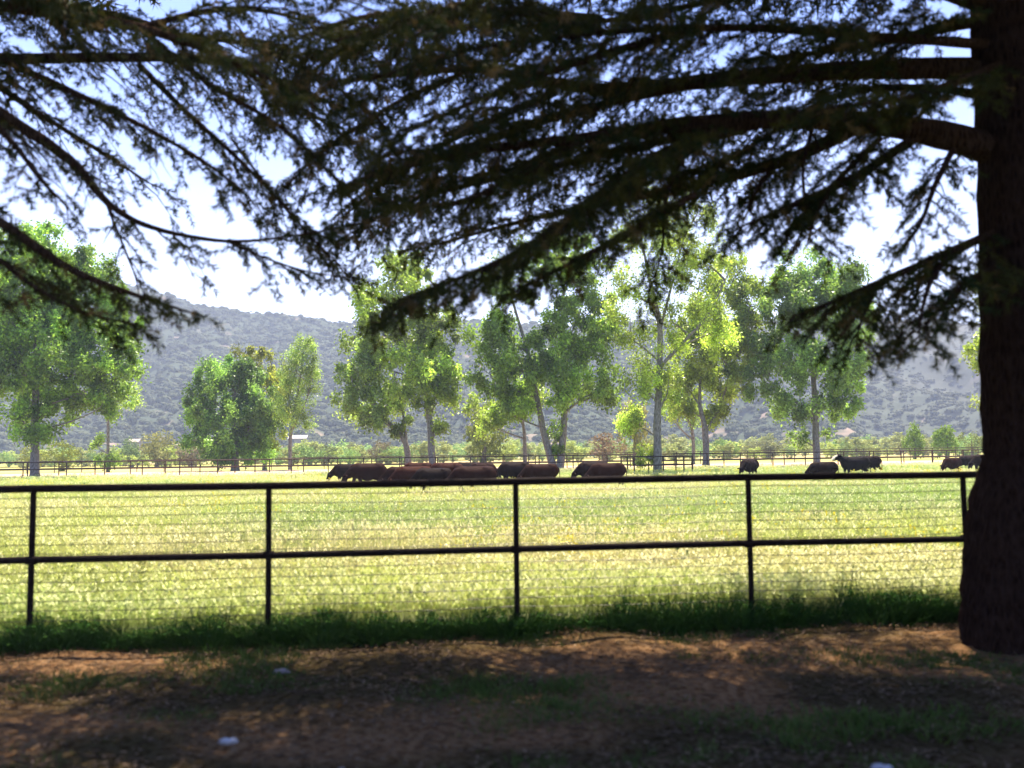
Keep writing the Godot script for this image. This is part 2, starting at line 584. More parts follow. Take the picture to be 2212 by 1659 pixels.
# ---------------------------------------------------------------- poplars
var bark_pop: StandardMaterial3D
func poplar(called: String, label: String, depth: float, stems: Array, lobes: Array, tint: Color, dens: float, seed_: int, leaf := 0.36) -> void:
	rng.seed = seed_
	var p0: Array = stems[0][0]
	var base := ground_at(p0[0], depth)
	var o := thing(called, base, label, "tree", "poplars along the far fences")
	var wood := MB.new()
	var spine := []
	var grey := Color(0.26, 0.25, 0.235)
	for st in stems:
		var pts := []
		var rad := []
		for q in st:
			var p := at(q[0], q[1], depth) - base
			if st == stems[0] and pts.is_empty(): p = Vector3(0, -0.15, 0)
			p.z += R(-0.5, 0.5) if pts.size() > 1 else 0.0
			pts.append(p)
			rad.append(q[2])
		var cp := curve(pts, 5)
		var cr := ramp(rad, 5)
		if st == stems[0]: cr[0] *= 1.3
		wood.tube(cp, cr, 9, grey, 0.06, seed_)
		spine.append_array(cp.slice(2))
	part("trunk", wood.mesh(bark_pop), o)
	var limbs := MB.new()
	var leaves := MB.new()
	var px := depth / FOC
	for lb in lobes:
		var rx: float = lb[2] * px * 1.2
		var ry: float = lb[3] * px * 1.16
		var lean := lb[0] as float
		var ctr := at(lean, lb[1], depth) - base
		var rz := minf(rx, 4.5)
		ctr.z += R(-0.6, 0.6) * rz
		var area := PI * rx * ry
		var thin: float = lb[4] if lb.size() > 4 else 1.0
		var clumps := maxi(6, int(area * 0.95))
		# the limb that carries this part of the crown
		var near: Vector3 = spine[0]
		var best := 1e9
		for s in spine:
			var dd: float = s.distance_to(ctr) + maxf(0.0, s.y - ctr.y + ry * 0.7) * 3.0
			if dd < best:
				best = dd
				near = s
		var mid := near.lerp(ctr, 0.55) + Vector3(0, -0.08 * best + 0.2, 0)
		limbs.tube(curve([near, mid, ctr, ctr + Vector3(R(-0.2, 0.2) * rx, ry * 0.75, 0)], 3), ramp([0.10, 0.075, 0.045, 0.012], 3), 5, grey)
		var tone := R(0.75, 1.25)
		for k in clumps:
			var q := rv() * pow(rng.randf(), 0.42)
			var cc := ctr + Vector3(q.x * rx, q.y * ry, q.z * rz)
			var sg := R(0.34, 0.72) * (0.8 if rx < 1.5 else 1.0)
			var cnt := int(area * dens * 7.6 * thin * R(0.3, 1.7) / clumps)
			if k % 3 == 0:
				limbs.tube([ctr.lerp(near, R(0.0, 0.5)), ctr.lerp(cc, 0.5) + Vector3(0, -0.15, 0), cc + Vector3(0, 0.2, 0)], [0.035, 0.022, 0.006], 4, grey)
			var ct := tone * R(0.55, 1.45)
			var yel := rng.randf() * 0.5
			for i in cnt:
				var f := Vector3(rng.randfn(), rng.randfn() * 1.25, rng.randfn()) * sg * 0.62
				var dr := rv()
				dr.y -= 0.55
				dr = dr.normalized() * leaf * R(0.65, 1.2)
				var sd := dr.cross(rv()).normalized() * leaf * R(0.22, 0.34)
				var col := Color(tint.r * 2.5, tint.g * 2.4, tint.b * 1.2).lerp(Color(tint.r * 1.55, tint.g * 1.4, tint.b * 0.9), yel * rng.randf() * 1.2) * (ct * R(0.5, 1.5))
				leaves.leaf(cc + f, dr, sd, dr.cross(sd).normalized() * leaf * 0.08, col)
	part("twigs", limbs.mesh(bark_pop), o).set_meta("kind", "stuff")
	part("crown", leaves.mesh(leaf_mat), o)

var leaf_mat: StandardMaterial3D
func build_poplars() -> void:
	bark_pop = mat(0.85)
	lay(bark_pop, noise_tex(0.02, 4, [[0.0, Color(0.45, 0.42, 0.4)], [0.5, Color(0.85, 0.83, 0.8)], [1.0, Color(1, 1, 1)]], 14), Vector3(0.7, 0.25, 0.7))
	leaf_mat = leafy(0.42, 1.0)
	leaf_mat.metallic_specular = 0.45
	var green := Color(0.085, 0.15, 0.035)
	var yell := Color(0.11, 0.16, 0.045)
	var pale := Color(0.115, 0.17, 0.06)
	poplar("poplar", "large dark poplar at far left standing at the lane fence", 86.0, [[[76, 1033, 0.46], [76, 930, 0.36], [72, 800, 0.28], [80, 640, 0.16], [95, 530, 0.05]], [[74, 850, 0.14], [50, 790, 0.1], [30, 720, 0.04]]],
		[[95, 545, 90, 62], [40, 600, 95, 75], [150, 610, 85, 65], [60, 700, 115, 70], [170, 690, 95, 65], [255, 765, 55, 62], [110, 790, 110, 50], [20, 800, 75, 60], [185, 830, 65, 42], [80, 870, 75, 34], [86, 935, 46, 24], [225, 880, 22, 34, 0.7], [-40, 720, 80, 120], [20, 895, 45, 26, 0.6]], green, 27.0, 101)
	poplar("poplar", "thin pale poplar with sparse crown behind the lane fences at left", 112.0, [[[234, 1006, 0.2], [233, 900, 0.15], [232, 835, 0.05]]],
		[[258, 858, 42, 30, 0.55], [226, 872, 24, 28, 0.5], [214, 968, 14, 26, 0.7], [240, 985, 30, 15]], pale, 20.0, 102)
	poplar("poplar", "dense round dark green poplar clump leafy down to the ground", 112.0, [[[508, 1006, 0.5], [508, 900, 0.4], [500, 810, 0.1]], [[512, 980, 0.25], [550, 890, 0.18], [560, 830, 0.05]]],
		[[440, 850, 36, 46], [482, 808, 52, 42], [545, 825, 44, 50], [505, 880, 80, 48], [562, 905, 36, 56], [490, 950, 66, 34], [440, 895, 26, 26], [545, 958, 36, 30], [470, 970, 40, 24]], Color(0.075, 0.135, 0.04), 30.0, 103)
	poplar("poplar", "yellow-green poplar close behind the dense dark clump", 122.0, [[[572, 1004, 0.3], [570, 900, 0.2], [560, 790, 0.06]]],
		[[545, 785, 36, 30], [585, 815, 34, 44], [604, 885, 26, 56], [570, 945, 40, 34]], Color(0.15, 0.175, 0.035), 24.0, 104)
	poplar("poplar", "slender vase-shaped grey-green poplar right of the dense clump", 110.0, [[[627, 1010, 0.26], [628, 935, 0.2], [642, 850, 0.12], [655, 760, 0.04]], [[630, 930, 0.12], [660, 870, 0.08], [680, 790, 0.03]]],
		[[652, 765, 28, 36], [640, 800, 40, 44], [672, 815, 22, 50], [622, 865, 28, 42], [645, 905, 28, 34]], pale, 22.0, 105, 0.24)
	poplar("poplar", "pale poplar with trunk leaning left beside the straight one", 91.0, [[[884, 1012, 0.36], [878, 965, 0.3], [860, 932, 0.2], [820, 890, 0.13], [785, 820, 0.04]], [[878, 960, 0.16], [870, 890, 0.1], [850, 800, 0.04]]],
		[[768, 830, 46, 56, 0.75], [790, 760, 44, 46, 0.8], [760, 880, 36, 34, 0.6], [812, 900, 42, 40, 0.7], [852, 850, 42, 46, 0.7], [872, 920, 22, 28, 0.6]], pale, 23.0, 106)
	poplar("poplar", "straight green poplar right behind the left end of the herd", 89.0, [[[935, 1014, 0.40], [930, 930, 0.33], [925, 850, 0.26], [935, 750, 0.17], [945, 620, 0.05]], [[926, 860, 0.14], [890, 780, 0.1], [850, 680, 0.04]], [[928, 880, 0.12], [965, 810, 0.08], [985, 740, 0.03]]],
		[[800, 655, 46, 42, 0.8], [868, 612, 56, 50, 0.8], [850, 720, 70, 56], [930, 690, 56, 76, 0.8], [900, 800, 66, 56], [965, 800, 42, 42], [945, 868, 38, 32, 0.8], [802, 780, 36, 40, 0.7], [950, 930, 14, 28, 0.7], [885, 560, 40, 34, 0.7]], Color(0.11, 0.16, 0.04), 24.0, 107)
	poplar("poplar", "small yellow-green poplar with a thin trunk left of the forked pair", 98.0, [[[1134, 1012, 0.24], [1132, 930, 0.18], [1118, 860, 0.05]]],
		[[1068, 880, 54, 34, 0.7], [1122, 850, 46, 42, 0.7], [1060, 918, 26, 26, 0.6]], yell, 22.0, 108)
	poplar("poplar", "tall forked poplar with two trunks parting at the ground behind the herd", 90.0, [[[1198, 1014, 0.42], [1176, 940, 0.33], [1160, 860, 0.27], [1140, 760, 0.2], [1110, 660, 0.12], [1092, 570, 0.04]], [[1210, 1014, 0.42], [1218, 920, 0.33], [1222, 820, 0.25], [1215, 700, 0.15], [1222, 560, 0.05]], [[1222, 890, 0.14], [1260, 860, 0.09], [1305, 840, 0.03]]],
		[[1092, 620, 54, 48, 0.7], [1060, 715, 54, 56, 0.8], [1120, 790, 62, 56], [1060, 815, 46, 46, 0.8], [1170, 555, 56, 40, 0.8], [1240, 575, 64, 52], [1252, 680, 74, 66], [1205, 760, 60, 56], [1292, 740, 46, 56, 0.7], [1240, 830, 74, 46], [1312, 842, 34, 40, 0.6], [1150, 870, 54, 36, 0.8], [1200, 950, 26, 28], [1088, 885, 46, 36, 0.7]], Color(0.095, 0.155, 0.035), 25.0, 109)
	poplar("poplar", "tallest pale-trunked poplar standing inside the pipe pen", 68.0, [[[1420, 1030, 0.36], [1420, 920, 0.29], [1426, 800, 0.24], [1424, 700, 0.2], [1402, 600, 0.12], [1380, 480, 0.04]], [[1428, 790, 0.16], [1480, 735, 0.12], [1530, 680, 0.09], [1575, 590, 0.03]], [[1424, 720, 0.12], [1450, 620, 0.09], [1480, 510, 0.03]]],
		[[1370, 500, 56, 38, 0.8], [1472, 500, 76, 48, 0.9], [1440, 585, 66, 50, 0.6], [1405, 660, 44, 44, 0.6], [1400, 790, 40, 46, 0.6], [1452, 690, 36, 44, 0.5], [1440, 850, 30, 40, 0.5], [1420, 445, 60, 40, 0.8], [1510, 455, 50, 40, 0.8], [1532, 560, 56, 48, 0.8], [1350, 620, 42, 54, 0.8], [1366, 725, 40, 54, 0.8], [1458, 760, 34, 44, 0.5], [1500, 640, 54, 46, 0.7], [1565, 700, 52, 54, 0.9], [1385, 835, 40, 46, 0.8], [1380, 915, 34, 42], [1386, 985, 26, 24]], Color(0.13, 0.175, 0.045), 30.0, 110, 0.22)
	poplar("poplar", "bushy poplar with a short trunk just right of the pipe pen", 96.0, [[[1525, 1010, 0.40], [1523, 930, 0.32], [1512, 860, 0.18], [1520, 740, 0.05]], [[1524, 935, 0.2], [1562, 860, 0.12], [1580, 760, 0.04]]],
		[[1530, 750, 64, 56], [1490, 830, 46, 46], [1562, 830, 50, 46], [1602, 755, 42, 56], [1472, 872, 28, 36, 0.7], [1542, 895, 28, 26], [1620, 650, 40, 50, 0.8], [1560, 655, 54, 50, 0.9], [1595, 590, 46, 46, 0.8], [1500, 690, 40, 46, 0.8]], Color(0.12, 0.165, 0.04), 24.0, 111)
	poplar("poplar", "thin pale poplar seen between the pen tree and the bushy one", 116.0, [[[1497, 1000, 0.26], [1495, 930, 0.2], [1470, 880, 0.05]], [[1496, 950, 0.12], [1465, 920, 0.09], [1445, 880, 0.03]]],
		[[1468, 885, 36, 36, 0.6], [1505, 900, 26, 26, 0.6]], pale, 18.0, 112)
	poplar("poplar", "broad poplar with a straight trunk right of the bushy one, above three grazing cattle", 93.0, [[[1764, 1010, 0.40], [1762, 930, 0.34], [1758, 840, 0.26], [1755, 730, 0.16], [1762, 590, 0.05]], [[1760, 910, 0.13], [1710, 860, 0.09], [1660, 820, 0.03]], [[1760, 900, 0.13], [1805, 850, 0.09], [1840, 780, 0.03]]],
		[[1740, 590, 62, 44], [1812, 610, 46, 48], [1690, 650, 56, 56], [1770, 680, 74, 56], [1850, 700, 38, 56], [1680, 760, 56, 54, 0.8], [1750, 790, 74, 54], [1832, 800, 40, 46], [1650, 820, 36, 42, 0.7], [1720, 868, 66, 34, 0.8], [1800, 868, 38, 34, 0.8], [1725, 945, 22, 14, 0.5], [1785, 938, 14, 16, 0.5]], Color(0.09, 0.15, 0.045), 26.0, 113)
	poplar("poplar", "poplar mostly hidden behind the big shaded trunk at right", 97.0, [[[2175, 1000, 0.4], [2168, 800, 0.28], [2160, 620, 0.06]]],
		[[2150, 640, 52, 56], [2128, 750, 42, 56, 0.8], [2165, 830, 56, 46], [2140, 870, 36, 26, 0.7]], Color(0.12, 0.165, 0.04), 24.0, 114)

# ---------------------------------------------------------------- pipe fences
var pipe: StandardMaterial3D
func rail_mesh(a: Vector3, b: Vector3, r: float, col: Color, sides := 8, sag := 0.0) -> ArrayMesh:
	var m := MB.new()
	var pts := []
	var rad := []
	for k in 9:
		var t := k / 8.0
		pts.append(a.lerp(b, t) + Vector3(0, -sag * 4.0 * t * (1.0 - t), 0))
		rad.append(r)
	m.tube(pts, rad, sides, col)
	return m.mesh(pipe)

func pipe_fence(called: String, label: String, d0: float, slope: float, x0: float, x1: float, step: float, h: float, jitter: int, rise := 0.0) -> void:
	rng.seed = jitter
	var o := thing(called, Vector3(0, 0, -d0), label, "fence")
	var col := Color(0.055, 0.038, 0.03)
	var post := MB.new()
	post.tube([Vector3(0, -0.3, 0), Vector3(0, h, 0)], [0.055, 0.055], 7, col)
	var pm := post.mesh(pipe)
	var x := x0
	while x <= x1:
		var p := part("post", pm, o)
		p.position = Vector3(x, R(-0.02, 0.02) + rise * x, -slope * x)
		x += step + R(-0.06, 0.06)
	for hh in [h, h * 0.56]:
		part("rail", rail_mesh(Vector3(x0, hh + rise * x0, -slope * x0), Vector3(x1, hh + rise * x1, -slope * x1), 0.05, col), o)

func build_far_fences() -> void:
	pipe = mat(0.75)
	pipe_fence("lane_fence", "near dark two-rail pipe fence across the far side of the pasture", 87.3, 0.105, -62.0, 66.0, 3.4, 1.5, 61)
	pipe_fence("lane_fence", "second dark two-rail pipe fence just behind the poplar row", 94.0, 0.105, -66.0, 70.0, 3.42, 1.5, 62)
	pipe_fence("lane_fence", "farthest brown pipe fence along the pinkish dirt track", 128.0, 0.10, -95.0, 95.0, 3.6, 1.6, 63, 0.002)
	# the pen round the tall poplar
	var c := ground_at(1416, 68.0)
	var o := thing("pipe_pen", c, "square dark pipe pen guarding the trunk of the tallest poplar", "fence")
	var col := Color(0.04, 0.03, 0.025)
	var w := 2.15
	var post := MB.new()
	post.tube([Vector3(0, -0.3, 0), Vector3(0, 1.45, 0)], [0.06, 0.06], 8, col)
	var pm := post.mesh(pipe)
	for q in [[-w, w], [w, w], [-w, -w], [w, -w], [0.0, w], [0.0, -w], [-w, 0.0], [w, 0.0]]:
		var p := part("post", pm, o)
		p.position = Vector3(q[0] + 0.1 * q[1], 0, q[1])
	var cs := [Vector3(-w + 0.1 * w, 0, w), Vector3(w + 0.1 * w, 0, w), Vector3(w - 0.1 * w, 0, -w), Vector3(-w - 0.1 * w, 0, -w)]
	for k in 4:
		for hh in [1.42, 0.78]:
			part("rail", rail_mesh(cs[k] + Vector3(0, hh, 0), cs[(k + 1) % 4] + Vector3(0, hh, 0), 0.045, col), o)

func build_road_fence() -> void:
	rng.seed = 71
	var o := thing("road_fence", Vector3(0, 0, -9.075), "dark pipe fence with two rails and wires along the shaded roadside", "fence")
	var rust := mat(0.75)
	lay(rust, noise_tex(0.02, 4, [[0.0, Color(0.5, 0.4, 0.35)], [0.5, Color(0.85, 0.8, 0.78)], [1.0, Color(1, 1, 1)]], 72), Vector3(2, 2, 2))
	var col := Color(0.018, 0.014, 0.013)
	pipe = rust
	var xs := [-7.1, -4.642, -2.418, 0.022, 2.443, 4.805, 7.2]
	for x in xs:
		var m := MB.new()
		var lean := R(-0.012, 0.012)
		m.tube([Vector3(0, -0.4, 0), Vector3(lean * 0.5, 0.8, 0), Vector3(lean, 1.5, 0)], [0.029, 0.029, 0.029], 14, col)
		var p := part("post", m.mesh(rust), o)
		p.position = Vector3(x, 0, -0.0964 * x)
	for hh in [[1.52, 0.038], [0.84, 0.035]]:
		for k in xs.size() - 1:
			var a := Vector3(xs[k], hh[0] + 0.006 * sin(k * 2.1), -0.0964 * xs[k])
			var b := Vector3(xs[k + 1], hh[0] + 0.006 * sin((k + 1) * 2.1), -0.0964 * xs[k + 1])
			part("rail", rail_mesh(a, b, hh[1], col, 14), o)
	# weld collars where rails meet the posts
	for x in xs:
		var m := MB.new()
		m.tube([Vector3(-0.05, 0.84, 0), Vector3(0.05, 0.84, 0)], [0.041, 0.041], 14, col)
		var p := part("collar", m.mesh(rust), o)
		p.position = Vector3(x, 0, -0.0964 * x)
	var wire := mat(0.45)
	wire.metallic = 0.3
	for k in 16:
		var hh := 0.08 + k * 0.0905
		if absf(hh - 0.84) < 0.05: continue
		var m := MB.new()
		var pts := []
		var rad := []
		for q in xs.size() - 1:
			for s in 6:
				var t := s / 6.0
				var x := lerpf(xs[q], xs[q + 1], t)
				pts.append(Vector3(x, hh - 0.012 * sin(PI * t) + R(-0.004, 0.004), -0.0964 * x - 0.04))
				rad.append(0.0042)
		m.tube(pts, rad, 5, Color(0.03, 0.022, 0.016))
		part("wire", m.mesh(wire), o)

# ---------------------------------------------------------------- cattle
func net(bones: Array, lo: Vector3, hi: Vector3, cell: float, k_: float) -> MB:
	# surface nets over smoothly joined tapered capsules
	var nx := int((hi.x - lo.x) / cell) + 2
	var ny := int((hi.y - lo.y) / cell) + 2
	var nz := int((hi.z - lo.z) / cell) + 2
	var f := PackedFloat32Array()
	f.resize(nx * ny * nz)
	f.fill(10.0)
	for bn in bones:
		var a: Vector3 = bn[0]
		var b: Vector3 = bn[2]
		var ra: float = bn[1]
		var rb: float = bn[3]
		var ab := b - a
		var l2 := maxf(ab.length_squared(), 1e-6)
		var m := maxf(ra, rb) + 0.14
		var i0 := Vector3i(((a.min(b) - Vector3.ONE * m - lo) / cell).floor()).clamp(Vector3i.ZERO, Vector3i(nx - 1, ny - 1, nz - 1))
		var i1 := Vector3i(((a.max(b) + Vector3.ONE * m - lo) / cell).ceil()).clamp(Vector3i.ZERO, Vector3i(nx - 1, ny - 1, nz - 1))
		for z in range(i0.z, i1.z + 1):
			for y in range(i0.y, i1.y + 1):
				var row := (z * ny + y) * nx
				for x in range(i0.x, i1.x + 1):
					var p := lo + Vector3(x, y, z) * cell
					var t := clampf((p - a).dot(ab) / l2, 0.0, 1.0)
					var d := (p - a - ab * t).length() - lerpf(ra, rb, t)
					var e := f[row + x]
					var h := maxf(k_ - absf(d - e), 0.0) / k_
					f[row + x] = minf(d, e) - h * h * k_ * 0.25
	var b2 := MB.new()
	var id := PackedInt32Array()
	id.resize(f.size())
	id.fill(-1)
	var off := [0, 1, nx, nx + 1, nx * ny, nx * ny + 1, nx * ny + nx, nx * ny + nx + 1]
	var edges := [[0, 1], [2, 3], [4, 5], [6, 7], [0, 2], [1, 3], [4, 6], [5, 7], [0, 4], [1, 5], [2, 6], [3, 7]]
	var pos := [Vector3(0, 0, 0), Vector3(1, 0, 0), Vector3(0, 1, 0), Vector3(1, 1, 0), Vector3(0, 0, 1), Vector3(1, 0, 1), Vector3(0, 1, 1), Vector3(1, 1, 1)]
	for z in nz - 1:
		for y in ny - 1:
			for x in nx - 1:
				var i := (z * ny + y) * nx + x
				var s0 := f[i] < 0.0
				var same := true
				for q in 8:
					if (f[i + off[q]] < 0.0) != s0:
						same = false
						break
				if same: continue
				var sum := Vector3.ZERO
				var cnt := 0
				for e in edges:
					var fa := f[i + off[e[0]]]
					var fb := f[i + off[e[1]]]
					if (fa < 0.0) != (fb < 0.0):
						sum += pos[e[0]].lerp(pos[e[1]], fa / (fa - fb))
						cnt += 1
				id[i] = b2.v.size()
				b2.v.append(lo + (Vector3(x, y, z) + sum / cnt) * cell)
				var gr := Vector3(f[i + 1] - f[i] + f[i + off[7]] - f[i + off[6]], f[i + nx] - f[i] + f[i + off[7]] - f[i + off[5]], f[i + nx * ny] - f[i] + f[i + off[7]] - f[i + off[3]])
				b2.n.append(gr.normalized())
				b2.c.append(WHITE)
	var st := [1, nx, nx * ny]
	for z in range(1, nz - 1):
		for y in range(1, ny - 1):
			for x in range(1, nx - 1):
				var i := (z * ny + y) * nx + x
				for ax in 3:
					var j: int = i + st[ax]
					if (f[i] < 0.0) == (f[j] < 0.0): continue
					var u: int = st[(ax + 1) % 3]
					var w: int = st[(ax + 2) % 3]
					var q := [id[i], id[i - u], id[i - u - w], id[i - w]]
					if q.min() < 0: continue
					if f[i] < 0.0:
						b2.ix.append_array(PackedInt32Array([q[0], q[2], q[1], q[0], q[3], q[2]]))
					else:
						b2.ix.append_array(PackedInt32Array([q[0], q[1], q[2], q[0], q[2], q[3]]))
	return b2

func make_cow(pose: int) -> Array:
	# faces -x; pose 0 grazing, 1 head raised, 2 grazing with the near legs stepping
	var V := func(x, y, z): return Vector3(x, y, z)
	var bones := [
		[V.call(-0.50, 0.92, 0), 0.35, V.call(0.0, 0.85, 0), 0.42],
		[V.call(0.0, 0.85, 0), 0.42, V.call(0.52, 0.93, 0), 0.36],
		[V.call(-0.5, 1.20, 0), 0.11, V.call(-0.1, 1.12, 0), 0.12],
		[V.call(-0.1, 1.12, 0), 0.12, V.call(0.7, 1.19, 0), 0.085],
		[V.call(-0.62, 0.72, 0), 0.17, V.call(-0.5, 0.8, 0), 0.22],
	]
	for s in [-1.0, 1.0]:
		var st: float = 0.14 * s if pose == 2 else 0.04 * s
		bones.append([V.call(0.42, 1.19, 0.17 * s), 0.075, V.call(0.76, 1.12, 0.10 * s), 0.06])
		bones.append([V.call(-0.48, 1.12, 0.13 * s), 0.13, V.call(-0.52, 0.85, 0.2 * s), 0.14])
		bones.append([V.call(0.55, 1.04, 0.13 * s), 0.19, V.call(0.72, 0.92, 0.11 * s), 0.17])
		bones.append([V.call(-0.52, 0.82, 0.16 * s), 0.15, V.call(-0.5 + st, 0.42, 0.17 * s), 0.068])
		bones.append([V.call(-0.5 + st, 0.42, 0.17 * s), 0.068, V.call(-0.50 + st * 1.5, 0.10, 0.17 * s), 0.046])
		bones.append([V.call(-0.50 + st * 1.5, 0.09, 0.17 * s), 0.05, V.call(-0.53 + st * 1.5, 0.03, 0.17 * s), 0.06])
		bones.append([V.call(0.6, 0.88, 0.16 * s), 0.2, V.call(0.48 - st, 0.6, 0.18 * s), 0.12])
		bones.append([V.call(0.48 - st, 0.6, 0.18 * s), 0.12, V.call(0.68 - st, 0.44, 0.18 * s), 0.062])
		bones.append([V.call(0.68 - st, 0.44, 0.18 * s), 0.062, V.call(0.64 - st, 0.1, 0.18 * s), 0.048])
		bones.append([V.call(0.64 - st, 0.09, 0.18 * s), 0.05, V.call(0.61 - st, 0.03, 0.18 * s), 0.06])
	var poll: Vector3
	var muz: Vector3
	if pose == 1:
		poll = V.call(-0.98, 1.30, 0)
		muz = V.call(-1.30, 1.12, 0)
		bones.append([V.call(-0.62, 1.02, 0), 0.25, V.call(-0.92, 1.24, 0), 0.17])
	else:
		poll = V.call(-1.08, 0.62, 0)
		muz = V.call(-1.22, 0.17, 0)
		bones.append([V.call(-0.62, 0.98, 0), 0.26, V.call(-1.02, 0.68, 0), 0.155])
	bones.append([poll, 0.135, poll.lerp(muz, 0.5), 0.12])
	bones.append([poll.lerp(muz, 0.5), 0.12, muz, 0.085])
	var body := net(bones, Vector3(-1.6, -0.1, -0.55), Vector3(1.05, 1.75, 0.55), 0.036, 0.075)
	return [body, poll, muz]

func build_cattle() -> void:
	rng.seed = 81
	var coats := []
	for c in [Color(0.019, 0.0065, 0.004), Color(0.010, 0.005, 0.004), Color(0.034, 0.010, 0.005), Color(0.007, 0.0055, 0.0055)]:
		var m := mat(0.75, c.linear_to_srgb())
		var t := noise_tex(0.03, 4, [[0.0, Color(0.6, 0.55, 0.5)], [0.6, Color(0.95, 0.9, 0.9)], [1.0, Color(1, 1, 1)]], 83)
		lay(m, t, Vector3(1.2, 1.2, 1.2))
		m.uv1_world_triplanar = false
		coats.append(m)
	var horn := mat(0.5, L(0.5, 0.42, 0.3), false)
	var protos := []
	for pose in 3:
		var r := make_cow(pose)
		var b: MB = r[0]
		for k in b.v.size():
			# redder, brighter backs and darker flanks: sunlit tops painted into the coat
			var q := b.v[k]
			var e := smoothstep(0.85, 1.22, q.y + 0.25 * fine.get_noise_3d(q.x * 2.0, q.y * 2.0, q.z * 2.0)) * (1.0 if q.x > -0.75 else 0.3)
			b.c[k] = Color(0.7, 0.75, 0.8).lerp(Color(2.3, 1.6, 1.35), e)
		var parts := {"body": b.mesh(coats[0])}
		var poll: Vector3 = r[1]
		var muz: Vector3 = r[2]
		var fw := (muz - poll).normalized()
		for s in [-1.0, 1.0]:
			var e := MB.new()
			var o: Vector3 = poll + Vector3(0, 0.03, 0.12 * s) - fw * 0.03
			e.tube([o, o + Vector3(0.02, 0.02, 0.09 * s), o + Vector3(0.04, -0.02, 0.2 * s)], [0.025, 0.05, 0.008], 6, WHITE)
			parts["ear" if s < 0 else "ear_"] = e.mesh(coats[0])
		var tl := MB.new()
		tl.tube(curve([Vector3(0.82, 1.12, 0), Vector3(0.93, 1.0, 0), Vector3(0.95, 0.6, 0.02), Vector3(0.94, 0.32, 0.02)], 3), ramp([0.03, 0.024, 0.018, 0.045], 3), 6, WHITE)
		parts["tail"] = tl.mesh(coats[0])
		protos.append([parts, poll, muz])
	# x, y of the back, distance, turn in degrees, pose, coat, label
	var herd := [
		[752, 1002.0, 57.0, 8, 0, 1, "dark cow grazing at the far left end of the herd, head out to the left"],
		[794, 1000.6, 51.0, 20, 2, 0, "dark brown cow second from the herd's left end, standing apart with rounded back"],
		[868, 1008.0, 46.0, 18, 0, 0, "reddish brown cow grazing head down at the left of the tight bunch"],
		[903, 999.5, 56.0, -12, 2, 2, "red-backed cow at the back of the bunch below the straight poplar"],
		[893, 1007.5, 44.5, 10, 2, 2, "reddest cow of the tight bunch, in its front row"],
		[936, 1011.0, 42.5, 6, 0, 1, "dark brown cow grazing in the front row, second nearest of the bunch"],
		[1024, 1007.0, 40.0, 4, 0, 0, "nearest and largest brown cow, its legs showing under the fence rail"],
		[966, 1000.0, 54.0, 170, 2, 2, "reddish cow behind the nearest one, facing right"],
		[1008, 998.5, 60.0, 25, 2, 1, "dark cow at the very back of the bunch, mostly hidden"],
		[1043, 1000.5, 57.0, 160, 0, 0, "dark red cow at the back right of the bunch"],
		[1112, 999.0, 53.0, 10, 0, 1, "blackish cow just right of the bunch below the thin poplar trunk"],
		[1168, 1002.0, 46.5, 8, 2, 0, "brown cow with reddish back standing clear below the forked poplar"],
		[1281, 998.0, 51.0, 6, 0, 1, "dark cow with lowered head left of the pipe pen, half hidden by another"],
		[1312, 1000.0, 46.0, 12, 2, 0, "dark brown cow standing right beside the pipe pen's left corner"],
		[1618, 992.0, 62.0, 48, 2, 1, "lone dark cow turned three-quarters away, right of the pipe pen"],
		[1778, 997.5, 51.0, 10, 0, 1, "dark cow grazing under the broad poplar's trunk, nearest of the three there"],
		[1846, 986.5, 60.0, 4, 1, 3, "black cow with raised head and cream-coloured face"],
		[1874, 985.0, 66.0, -35, 2, 1, "dark cow whose rump shows behind the cream-faced one"],
		[2056, 988.6, 64.0, 28, 2, 0, "brown cow grazing left of the big shaded trunk"],
		[2092, 984.5, 71.0, 15, 0, 1, "dark cow behind the other two near the big shaded trunk"],
		[2128, 981.5, 66.0, 12, 0, 1, "dark cow partly covered by the big shaded trunk"],
	]
	for h in herd:
		var d: float = h[2] * 0.92
		var y := at(h[0], h[1], d).y
		var s := clampf(y / 1.29, 0.78, 1.1)
		var pr: Array = protos[h[4]]
		var p := ground_at(h[0], d)
		var o := thing("cow", p, h[6], "cow", "dark cattle grazing in the pasture")
		o.rotation_degrees.y = h[3]
		o.scale = Vector3(s * R(0.94, 1.08), s, s * R(0.92, 1.1))
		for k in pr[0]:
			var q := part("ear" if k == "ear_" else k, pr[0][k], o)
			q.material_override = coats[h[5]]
		if h[4] == 1:
			var f := MB.new()
			var a: Vector3 = pr[1]
			var b: Vector3 = pr[2]
			f.tube([a + Vector3(0.02, 0.09, 0), a.lerp(b, 0.3) + Vector3(-0.02, 0.035, 0), a.lerp(b, 0.7) + Vector3(-0.02, 0.02, 0), b + Vector3(-0.05, 0.0, 0), b + Vector3(-0.085, -0.03, 0)], [0.06, 0.125, 0.11, 0.085, 0.03], 12, WHITE)
			var face := part("face", f.mesh(mat(0.8, L(0.5, 0.42, 0.29), false)), o)
			face.set_meta("label", "cream-coloured face")

